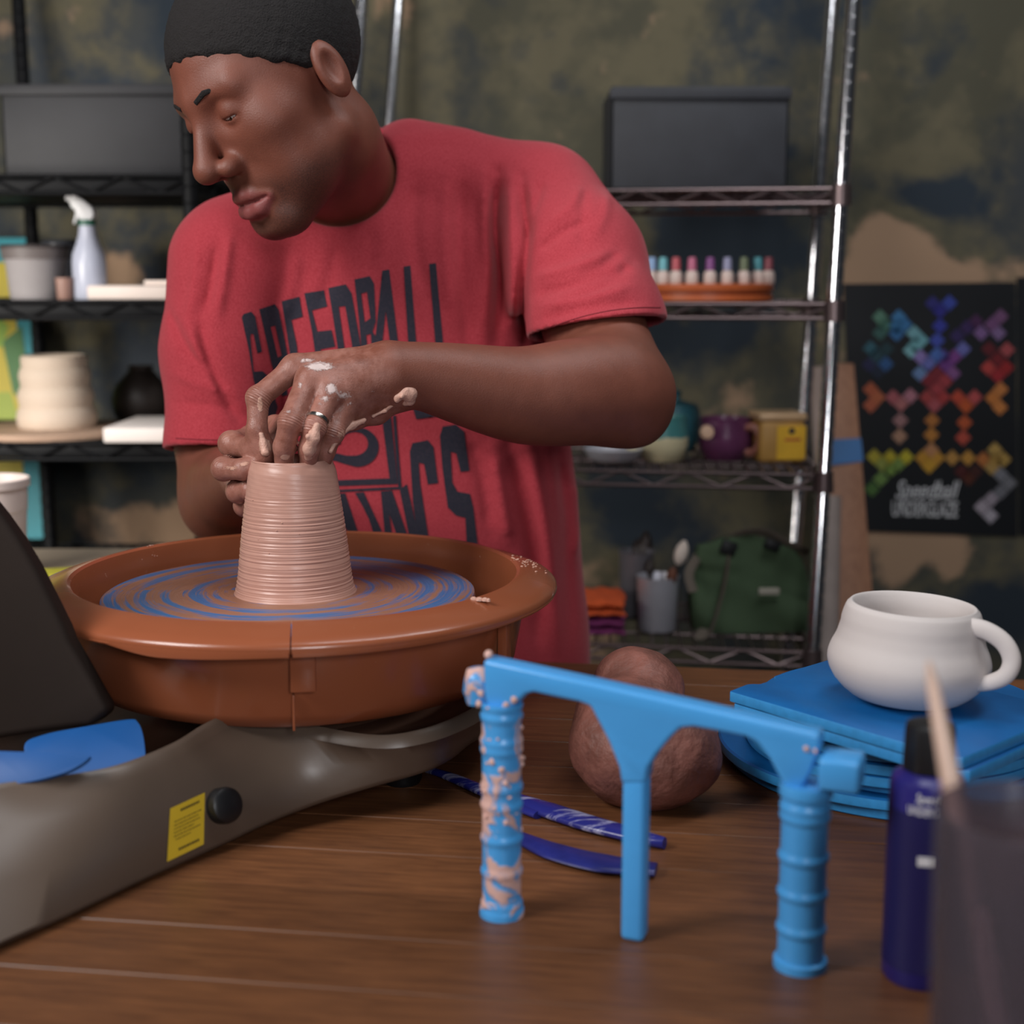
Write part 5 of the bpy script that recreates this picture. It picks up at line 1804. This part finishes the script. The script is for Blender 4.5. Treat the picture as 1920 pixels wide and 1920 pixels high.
for x, y, rx, ry, s in ((488, 757, 8, 22, .8), (497, 838, 14, 18, .95), (535, 858, 16, 8, .8), (668, 792, 30, 8, .55), (640, 815, 14, 16, .6)):
    wet = np.maximum(wet, s * np.exp(-(((px - x) / rx) ** 2 + ((py - y) / ry) ** 2)) * (pz < 1.37) * on_l)
for x, y, rx, ry, s in ((485, 848, 16, 10, .95), (460, 870, 14, 8, .75), (432, 878, 22, 8, .6), (455, 905, 16, 8, .6), (455, 940, 16, 16, .45)):
    wet = np.maximum(wet, s * np.exp(-(((px - x) / rx) ** 2 + ((py - y) / ry) ** 2)) * (pz < 1.42) * on_r)
set_attr(bo, 'clay', clay)
set_attr(bo, 'wet', wet)
cr = np.zeros(len(vp)); cw = np.zeros(len(vp))
best = np.full(len(vp), 0.004)
for fg in FG_L + FG_R:
    a, b, c = A(fg[0][0]), A(fg[1][0]), A(fg[2][0])
    ax = (c - a) / np.linalg.norm(c - a)
    d = chain(vp, fg, .004)
    t = (vp - b) @ ax
    mk = (d < best) & (np.abs(t) < 0.02)
    best[mk] = d[mk]
    cr[mk] = t[mk]; cw[mk] = np.exp(-(t[mk] / 0.0065) ** 2)
set_attr(bo, 'crease', cr)
set_attr(bo, 'crease_w', cw)

# eyes between the lids
eye_m = NT('eye')
eye_m.color(srgb(210, 200, 194)); eye_m.b.inputs['Roughness'].default_value = 0.1
for s in (-1, 1):
    R = Matrix([list(HM[i]) for i in range(3)])
    c = hw((s * .032, .0685, .0145))
    e = MB().lathe([(0.0140 * HS * math.sin(a), 0.0140 * HS * math.cos(a)) for a in np.linspace(0, math.pi, 14)], c, 20).build('eyeball', eye_m.m, person)
    ic = hw((s * .032, .0685 + .0131, .0105))
    MB().lathe([(0, 0), (.0055, -.0004), (.0058, -.002), (0, -.002)], ic, 18, Vector(HM[:, 1]).to_track_quat('Z', 'Y').to_matrix()).build('iris', mat('dark_brown_iris', (44, 28, 22), 0.15), e)
# short dark hair
def hair(p):
    q = ((p - HO) @ HM) / HS
    d = smin(ell(q, (0, -.018, .045), (.0795, .1025, .0885)), ell(q, (0, .028, -.015), (.0660, .058, .088)), .03)
    q8 = q * 420
    d = d - .0007 * np.sin(q8[:, 0] + 2 * np.sin(q8[:, 2])) * np.sin(q8[:, 1] + 1.5 * np.sin(q8[:, 0]))
    reg = -(-.60 * q[:, 1] + .80 * q[:, 2] - .012 + .20 * np.maximum(0, np.abs(q[:, 0]) - .05) + .0022 * np.sin(q[:, 0] * 300) * np.sin(q[:, 1] * 260))
    return smax(d, reg, .006) * HS
hv, hq = mesh_sdf(hair, HO - 0.18, HO + 0.18, 0.0036, 3, 2)
hair_m = mat('short_black_hair', (24, 20, 20), 0.85, bump=0.9, bscale=500, bdist=0.002, scale=200)
np_mesh('hair', hv, hq, hair_m, person)
for s in (-1, 1):
    MB().tube([hw((s * x, y, z)) for x, y, z in ((.014, .0915, .036), (.028, .087, .0405), (.045, .073, .038))], [(.0024, .0012), (.0028, .0012), (.0010, .0008)], 8, flat=Vector(HM[:, 2])).build('eyebrow', hair_m, person)

# ------------------------------------------------------------------ T-shirt
FOLDS = [  # pixel polyline, width px, amplitude m (negative = groove)
    ([(933, 322), (930, 420), (937, 520), (931, 640)], 11, -.0095), ([(908, 322), (906, 420), (912, 520), (905, 660)], 12, .0050), ([(958, 335), (957, 430), (960, 520), (955, 610)], 11, .0060),
    ([(978, 330), (984, 400), (989, 455), (980, 550), (983, 650)], 9, -.0100), ([(1018, 335), (998, 400), (989, 460)], 9, -.0058), ([(1003, 350), (994, 420)], 7, .004),
    ([(868, 322), (862, 430), (872, 560), (880, 660)], 12, -.0045), ([(783, 335), (776, 440), (800, 560)], 13, -.0035), ([(838, 330), (834, 450), (848, 600)], 13, .0035),
    ([(1000, 552), (1080, 535), (1165, 506)], 9, -.0048), ([(1060, 566), (1140, 533), (1184, 493)], 9, -.0042), ([(1010, 600), (1100, 578), (1200, 566)], 9, -.0038), ([(1000, 520), (1070, 500), (1150, 470)], 8, .0040),
    ([(1010, 470), (1050, 440), (1100, 415)], 8, -.0045), ([(1090, 470), (1092, 410), (1098, 350)], 8, -.0030), ([(1115, 440), (1135, 400), (1138, 360)], 8, .0030), ([(1085, 520), (1130, 500), (1160, 470)], 9, -.0038), ([(1030, 420), (1070, 385), (1090, 345)], 9, .0035), ([(1020, 575), (1110, 555), (1190, 535)], 7, .0035),
    ([(408, 455), (397, 527), (383, 590)], 9, -.0065), ([(432, 430), (420, 520), (405, 600)], 10, .0040), ([(372, 450), (362, 540), (352, 600)], 9, .0035),
    ([(318, 582), (350, 653), (400, 708)], 8, -.0060), ([(373, 590), (398, 687), (445, 790)], 9, -.0065), ([(350, 600), (378, 680), (415, 750)], 9, .0045), ([(330, 755), (417, 764), (470, 795)], 8, -.0035), ([(325, 700), (380, 725), (440, 740)], 8, .003),
    ([(634, 455), (620, 520), (600, 580)], 11, -.0030), ([(560, 470), (550, 540), (530, 600)], 12, .0025), ([(700, 430), (690, 520)], 12, -.0025),
    ([(955, 835), (985, 950), (1005, 1080), (1010, 1240)], 13, -.0070), ([(990, 835), (1020, 960), (1038, 1100), (1050, 1250)], 14, .0065), ([(1045, 850), (1062, 960), (1066, 1080), (1085, 1240)], 11, -.0070), ([(1085, 900), (1092, 980), (1078, 1050)], 10, .006),
    ([(925, 840), (945, 960), (955, 1010)], 12, .005), ([(880, 820), (905, 900), (920, 1000)], 12, -.0035)]
FOLDS = [(a, b, c * (1.3 if b >= 10 else 1.0)) for a, b, c in FOLDS]
def fold_disp(p):
    x, y, z = to_px(p)
    out = np.zeros(len(p))
    for pl_, wd_, am in FOLDS:
        pts = np.array([[q.x, q.y] for q in smooth_path([Vector((a, b, 0)) for a, b in pl_], 3)])
        bb0, bb1 = pts.min(0) - 3 * wd_, pts.max(0) + 3 * wd_
        m = (x > bb0[0]) & (x < bb1[0]) & (y > bb0[1]) & (y < bb1[1])
        if not m.any():
            continue
        q = np.stack([x[m], y[m]], -1)
        d = np.full(len(q), 1e9)
        tt = np.zeros(len(q))
        K = len(pts) - 1
        for i in range(K):
            a, b = pts[i], pts[i + 1]
            ba = b - a
            t = np.clip(((q - a) @ ba) / (ba @ ba), 0, 1)
            e = np.linalg.norm(q - a - t[:, None] * ba, axis=1)
            nb = e < d
            d[nb] = e[nb]; tt[nb] = (i + t[nb]) / K
        out[m] += am * np.exp(-(d / wd_) ** 2) * np.clip(np.sin(np.pi * np.clip(tt, 0.06, 0.94)) * 1.8, 0, 1)
    fr_ = np.clip((1.80 - z) / 0.06, 0, 1)
    return out * fr_
slL = [(w(1012, 400, 1.70), .081), (w(1075, 500, 1.64), .082), (w(1118, 615, 1.585), .0755), (w(1136, 700, 1.545), .0755)]
slR = [(w(445, 500, 1.655), .080), (w(420, 660, 1.65), .070), (w(418, 850, 1.65), .064), (w(418, 930, 1.65), .064)]
hemL, hemLn = w(1118, 619, 1.59), cam2w(A((0.12, -1, 0.0))); hemLn /= np.linalg.norm(hemLn)
hemR, hemRn = w(400, 846, 1.65), cam2w(A((-0.02, -1, 0.06))); hemRn /= np.linalg.norm(hemRn)
def shirt(p):
    d = torso(p, 0.0)
    near0 = np.abs(d) < 0.12
    trap = np.minimum(cone(p, w(1015, 372, 1.70), w(770, 300, 1.695), .060, .048), cone(p, w(455, 470, 1.66), w(640, 350, 1.68), .062, .045))
    d = smin(d, trap, .04)
    fd = np.zeros(len(p))
    cls = []
    for c_, sl, hp_, hn_, dep in ((w(1075, 520, 1.63), slL, hemL, hemLn, .026), (w(425, 680, 1.65), slR, hemR, hemRn, .030)):
        cls.append((np.linalg.norm(p - c_, axis=1) < 0.30, sl, hp_, hn_, dep))
    raw = []
    for cl, sl, hp_, hn_, dep in cls:
        if cl.any():
            q = p[cl]
            s0 = chain(q, sl, .02)
            g = (q - hp_) @ hn_
            d[cl] = smin(d[cl], np.maximum(s0, g), .016)
            raw.append((cl, s0, g, dep))
    near = np.abs(d) < 0.04
    if near.any():
        fd[near] = fold_disp(p[near])
    d = d - fd
    for cl, s0, g, dep in raw:
        hemz = np.clip(-g / 0.02, 0, 1)
        cav = np.maximum(s0 + .0085 - fd[cl], -(g + dep))
        d[cl] = np.maximum(np.maximum(d[cl], np.where(s0 < 0.012, g, -1)), -cav)
    d = smax(d, -(cone(p, neck_b - (neck_a - neck_b) * 0.25, neck_a, .069, .064)), .006)
    return d
lo = A((-0.62, 1.4, 0.50)); hi = A((0.42, 2.1, 1.62))
sv_, sq_ = mesh_sdf(shirt, lo, hi, 0.0029, 4, 2, 3.2)
sv_ = relax(sv_, sq_, np.full(len(sv_), 0.5), 7)
def fabric_mat():
    t = NT('heather_red_jersey')
    n = t.noise(900, 3, 0.6, stretch=(1, 1, 0.6))
    n2 = t.noise(30, 4, 0.6)
    c = t.mix(t.ramp(n, [(0.35, 0.0), (0.65, 1.0)]), srgb(172, 54, 64), srgb(198, 76, 86))
    c = t.mix(t.math('MULTIPLY', n2, 0.22), c, srgb(150, 44, 54))
    t.color(c)
    t.b.inputs['Roughness'].default_value = 0.92
    t.b.inputs['Specular IOR Level'].default_value = 0.2
    t.b.inputs['Sheen Weight'].default_value = 0.12
    t.bump(t.math('ADD', n, t.math('MULTIPLY', n2, 2.0)), 0.22, 0.0008)
    return t.m
fab_m = fabric_mat()
def biggest(v, q):
    """keep the largest connected piece"""
    lab = np.arange(len(v))
    e = np.concatenate([q[:, [0, 1]], q[:, [1, 2]], q[:, [2, 3]], q[:, [3, 0]]])
    while True:
        m = np.minimum(lab[e[:, 0]], lab[e[:, 1]])
        old = lab.copy()
        np.minimum.at(lab, e[:, 0], m); np.minimum.at(lab, e[:, 1], m)
        lab = lab[lab]
        lab = lab[lab]
        if (lab == old).all():
            break
    ids, cnt = np.unique(lab, return_counts=True)
    keep = lab == ids[cnt.argmax()]
    idx = np.cumsum(keep) - 1
    return v[keep], idx[q[keep[q].all(1)]]
sv_, sq_ = biggest(sv_, sq_)
so = np_mesh('t_shirt', sv_, sq_, fab_m, person)
# ribbed collar
nd = Vector(neck_a - neck_b).normalized()
ca = Vector(neck_b) + nd * 0.010
u_ = nd.orthogonal().normalized(); v_ = nd.cross(u_)
MB().tube([ca + (u_ * math.cos(a) + v_ * math.sin(a)) * 0.0705 for a in np.linspace(0, 2 * math.pi, 49)[:-1]], (0.006), 10, closed=True).build('collar', fab_m, so)

# printed lettering lying on the shirt
sbv = BVHTree.FromPolygons([tuple(v) for v in sv_], [tuple(int(i) for i in q) for q in sq_])
def shirt_pt(px, py, e=0.0009):
    hp, hn = hit(sbv, px, py)
    if hp is None: return None
    hn = hn.normalized()
    if hn.y > 0: hn = -hn
    return hp + hn * e
def c2(l): return [(340 + x / 3.0, 320 + y / 3.0) for x, y in l]
def c12(l): return [(420 + x / 3.4286, 470 + y / 3.4286) for x, y in l]
L_ = []
L_.append((c2([(338, 825), (350, 806), (392, 793), (413, 820), (452, 1018), (426, 1030), (404, 920), (390, 918), (386, 940), (406, 1130), (455, 1127), (480, 1150), (540, 1330), (520, 1400), (470, 1420), (430, 1260), (405, 1180), (378, 1010)]), []))
L_.append((c2([(436, 780), (524, 750), (546, 782), (606, 1075), (590, 1110), (570, 1115), (600, 1260), (566, 1270), (505, 1090), (470, 930)]), [c2([(500, 880), (525, 872), (562, 1040), (540, 1050)])]))
L_.append((c2([(563, 735), (664, 708), (684, 822), (620, 840), (652, 985), (655, 1046), (716, 1032), (735, 1120), (668, 1136), (700, 1290), (770, 1275), (784, 1340), (668, 1365), (600, 960)]), []))
L_.append((c2([(692, 690), (802, 672), (822, 765), (736, 786), (766, 905), (845, 896), (866, 990), (784, 1005), (820, 1180), (905, 1165), (920, 1250), (790, 1275), (735, 900)]), []))
L_.append((c2([(828, 661), (925, 640), (958, 690), (1010, 990), (1015, 1180), (990, 1220), (905, 1235), (880, 1000), (850, 800)]), [c2([(886, 766), (922, 762), (960, 980), (972, 1160), (942, 1165)])]))
L_.append((c2([(974, 612), (1060, 594), (1085, 638), (1094, 850), (1076, 905), (1110, 960), (1120, 1150), (1090, 1180), (1030, 1190), (1000, 850)]), [c2([(1012, 692), (1044, 683), (1064, 830), (1032, 852)]), c2([(1040, 925), (1065, 918), (1080, 1120), (1060, 1125)])]))
L_.append((c2([(1130, 563), (1170, 557), (1238, 1120), (1190, 1122), (1176, 1000), (1130, 1003), (1118, 1125), (1072, 1128)]), [c2([(1150, 790), (1172, 955), (1132, 958)])]))
L_.append((c2([(1250, 540), (1288, 535), (1328, 1050), (1390, 1045), (1396, 1110), (1284, 1115)]), []))
L_.append((c2([(1394, 525), (1433, 521), (1478, 1040), (1545, 1036), (1550, 1100), (1438, 1105)]), []))
# emblem: circle inside a square frame, and the lower word
def ell_px(cx, cy, rx, ry, a0, a1, n=28): return [(cx + rx * math.cos(a), cy + ry * math.sin(a)) for a in np.linspace(a0, a1, n)]
outer = ell_px(855, 1262, 140, 128, -2.6, 1.75) ; inner = ell_px(838, 1240, 88, 76, 1.95, -2.6)
ringp = [(700, 1292), (760, 1300), (800, 1312)] + inner + outer + [(800, 1392), (740, 1368), (690, 1350)]
L_.append((c12(ell_px(855, 1262, 140, 128, -math.pi, 1.62, 36) + [(780, 1372), (720, 1352), (660, 1345), (640, 1290), (720, 1300), (790, 1316)] + ell_px(838, 1240, 88, 76, 1.5, -math.pi, 30)), []))
L_.append((c12([(1015, 1075), (1072, 1062), (1118, 1500), (740, 1512), (640, 1516), (640, 1478), (740, 1474), (1064, 1462)]), []))
L_.append((c12([(1084, 1060), (1104, 1058), (1142, 1522), (1130, 1534), (640, 1556), (640, 1540), (1120, 1516)]), []))
L_.append((c12([(1210, 1000), (1365, 1066), (1235, 1082)]), []))
L_.append((c12([(1194, 1292), (1210, 1236), (1310, 1217), (1346, 1262), (1376, 1494), (1310, 1502), (1286, 1372), (1252, 1362), (1262, 1500), (1308, 1800), (1322, 1880), (1250, 1890), (1214, 1620)]), []))
L_.append((c12([(1387, 1190), (1405, 1130), (1490, 1117), (1542, 1162), (1577, 1414), (1520, 1422), (1492, 1302), (1456, 1292), (1468, 1490), (1500, 1548), (1580, 1562), (1602, 1650), (1632, 1900), (1610, 1960), (1560, 1900), (1550, 1716), (1490, 1702), (1438, 1650), (1404, 1400)]), []))
L_.append((c12([(1128, 1532), (1176, 1500), (1256, 1860), (1196, 1866)]), []))
L_.append((c12([(1008, 1546), (1080, 1540), (1180, 1830), (1196, 1880), (1130, 1884), (1062, 1690), (1090, 1890), (1040, 1894)]), []))
L_.append((c12([(842, 1556), (898, 1550), (1010, 1790), (1034, 1880), (985, 1890), (930, 1720), (890, 1640)]), []))
L_.append((c12([(738, 1560), (780, 1558), (860, 1800), (900, 1890), (850, 1900), (770, 1760)]), []))
L_.append((c12([(640, 1562), (700, 1560), (790, 1880), (720, 1900)]), []))
verts_, faces_ = [], []
STEP = 5.0
def inside(poly, x, y):
    c = False
    j = len(poly) - 1
    for i in range(len(poly)):
        xi, yi = poly[i]; xj, yj = poly[j]
        if (yi > y) != (yj > y) and x < (xj - xi) * (y - yi) / (yj - yi) + xi:
            c = not c
        j = i
    return c
def dense(poly):
    out = []
    for i, (x, y) in enumerate(poly):
        x2, y2 = poly[(i + 1) % len(poly)]
        k = max(1, int(math.hypot(x2 - x, y2 - y) / STEP))
        out += [(x + (x2 - x) * t / k, y + (y2 - y) * t / k) for t in range(k)]
    return out
for outer_, holes in L_:
    od = dense(outer_); hs = [dense(hh) for hh in holes]
    pts = list(od); fcs = [list(range(len(od)))]
    for hh in hs:
        fcs.append(list(range(len(pts), len(pts) + len(hh)))); pts += hh
    xs = [q[0] for q in od]; ys = [q[1] for q in od]
    y = min(ys) + STEP * .5
    while y < max(ys):
        x = min(xs) + STEP * .5
        while x < max(xs):
            if inside(od, x, y) and not any(inside(hh, x, y) for hh in hs):
                pts.append((x, y))
            x += STEP
        y += STEP
    r = geometry.delaunay_2d_cdt([Vector(q) for q in pts], [], fcs, 0, 1e-4)
    P = [shirt_pt(v.x, v.y) for v in r[0]]
    base = len(verts_)
    verts_ += [q if q is not None else Vector((0, 0, 0)) for q in P]
    for fc in r[2]:
        cx_ = sum(r[0][i].x for i in fc) / len(fc); cy_ = sum(r[0][i].y for i in fc) / len(fc)
        if any(inside(hh, cx_, cy_) for hh in hs) or not inside(od, cx_, cy_):
            continue
        if any(P[i] is None for i in fc):
            continue
        if max((P[i] - P[fc[0]]).length for i in fc) > 0.03:
            continue
        faces_.append([base + i for i in fc])
ink_t = NT('navy_screen_print')
nn_ = ink_t.noise(500, 3, 0.7)
ink_t.color(ink_t.mix(ink_t.ramp(nn_, [(0.45, 0.0), (0.75, 1.0)]), srgb(36, 38, 52), srgb(66, 54, 66)))
ink_t.b.inputs['Roughness'].default_value = 0.85
MB().add(verts_, faces_).build('printed_lettering', ink_t.m, so, deg=80, weld=False, recalc=False)

for nm, line in (('hem_stitching', [(1012, 621), (1050, 607), (1100, 592), (1150, 582), (1200, 577), (1238, 577)]), ('hem_stitching', [(330, 822), (370, 824), (415, 825), (445, 824)])):
    pts = [shirt_pt(q.x, q.y, 0.0003) for q in smooth_path([Vector((a, b, 0)) for a, b in line], 8)]
    MB().tube([q for q in pts if q is not None], 0.0005, 6).build(nm, mat('dark_red_thread', (120, 34, 44), 0.9), so)

# trousers and shoes, under the table
def pants(p):
    d = None
    for s in (-1, 1):
        hip = A((float(_cx[0]) + s * .10, float(_cy[0]) + .02, .62)); kn = A((float(_cx[0]) + s * .20, 1.48, .56)); an = A((float(_cx[0]) + s * .22, 1.56, .10))
        e = np.minimum(cone(p, hip, kn, .085, .062), cone(p, kn, an, .06, .05))
        d = e if d is None else smin(d, e, .03)
    return smin(d, ell(p, (float(_cx[0]), float(_cy[0]) + .03, .63), (.18, .13, .11)), .04)
pv, pq = mesh_sdf(pants, A((-.7, 1.3, 0.03)), A((.45, 2.15, .80)), 0.009, 3, 2)
np_mesh('trousers', pv, pq, mat('dark_blue_denim', (44, 52, 76), 0.9, bump=0.3, bscale=300), person)
for s in (-1, 1):
    x = float(_cx[0]) + s * .22
    MB().lathe([(0, 0), (.045, 0), (.05, .01), (.047, .05), (.03, .085), (0, .09)], (0, 0, 0), 24).bm.free()
    mb = MB()
    blob(mb, (x, 1.50, .045), .05, 3, 0.05, 24, (1, 2.4, .9))
    mb.build('shoe', mat('dark_shoe_leather', (40, 36, 34), 0.5), person)

# ring on the ring finger, clay clinging to the hand
rp0, rp1 = A(FG_L[2][0][0]), A(FG_L[2][1][0])
rcx = rp0 + (rp1 - rp0) * 0.80
rax = Vector(rp1 - rp0).normalized()
rr0 = .0118 + (.0102 - .0118) * 0.80
MB().lathe([(rr0 + .0002, -.0021), (rr0 + .0013, -.0019), (rr0 + .0015, 0), (rr0 + .0013, .0019), (rr0 + .0002, .0021)], rcx, 40, rax.to_track_quat('Z', 'Y').to_matrix(), closed=True).build('ring', mat('silver_ring', (214, 206, 196), 0.22, 1.0), person)
def lump(name, pts, seed):
    rs = np.random.default_rng(seed)
    allp = A([q[0] for q in pts])
    ns = [(A(c), r) for c, r in pts]
    offs_ = [(c + rs.normal(0, r * .45, 3), r * rs.uniform(.35, .6)) for c, r in ns for _ in range(4)]
    def f(p):
        d = chain(p, ns, .003) if len(ns) > 1 else sph(p, *ns[0])
        for c, r in offs_:
            d = smin(d, sph(p, c, r), .0015)
        return d
    v, q = mesh_sdf(f, allp.min(0) - .015, allp.max(0) + .015, 0.0011, 3, 2)
    return np_mesh(name, v, q, slip_m, person)
lump('clay_lump', [(w(594, 799, 1.284), .0034), (w(588, 822, 1.283), .0052), (w(580, 842, 1.289), .0058), (w(577, 858, 1.298), .0030)], 2)
lump('clay_lump', [(w(746, 744, 1.342), .0046), (w(760, 735, 1.343), .0056), (w(768, 738, 1.346), .0068), (w(768, 750, 1.350), .0058)], 3)
lump('clay_lump', [(w(740, 756, 1.350), .0020), (w(722, 770, 1.343), .0014), (w(700, 780, 1.342), .0014)], 4)
lump('clay_lump', [(w(682, 788, 1.336), .0022), (w(660, 798, 1.330), .0034), (w(643, 808, 1.322), .0030), (w(630, 826, 1.314), .0026), (w(620, 846, 1.310), .0018)], 9)
lump('clay_lump', [(w(490, 815, 1.322), .0022), (w(494, 832, 1.322), .0036), (w(497, 848, 1.320), .0040)], 6)
lump('clay_lump', [(w(478, 842, 1.334), .0030), (w(490, 852, 1.330), .0034)], 7)

# lump of brown clay on the table
def clay_lump_f(p):
    d = ell(p, w(1213, 1408, 1.235), (.0660, .060, .0500))
    d = smin(d, ell(p, w(1180, 1350, 1.262), (.0500, .050, .040)), .02)
    d = smin(d, ell(p, w(1197, 1292, 1.300), (.0420, .046, .0385)), .012)
    q = p * 1000
    nz = np.sin(q[:, 0] * .07 + 1.3) * np.sin(q[:, 1] * .08 + q[:, 2] * .06) + .35 * np.sin(q[:, 0] * .13 - q[:, 2] * .11 + 2) * np.sin(q[:, 1] * .1)+ .12 * np.sin(q[:, 2] * .3 + q[:, 0] * .25) * np.sin(q[:, 1] * .27 - q[:, 0] * .1)
    d = d - .0018 * nz
    return np.maximum(d, TZ + 0.0003 - p[:, 2])
cv_, cq_ = mesh_sdf(clay_lump_f, A((0.0, 1.05, 0.74)), A((0.30, 1.45, 0.95)), 0.003, 3, 2)
dkc = mat('damp_brown_clay', (140, 88, 76), 0.55, scale=30, rgb2=(98, 60, 50), bump=0.9, bscale=70, bdist=0.004)
o = np_mesh('clay_block', cv_, cq_, dkc, None)
tag(o, 'rounded lump of damp brown clay on the table behind the blue trestle', 'clay')
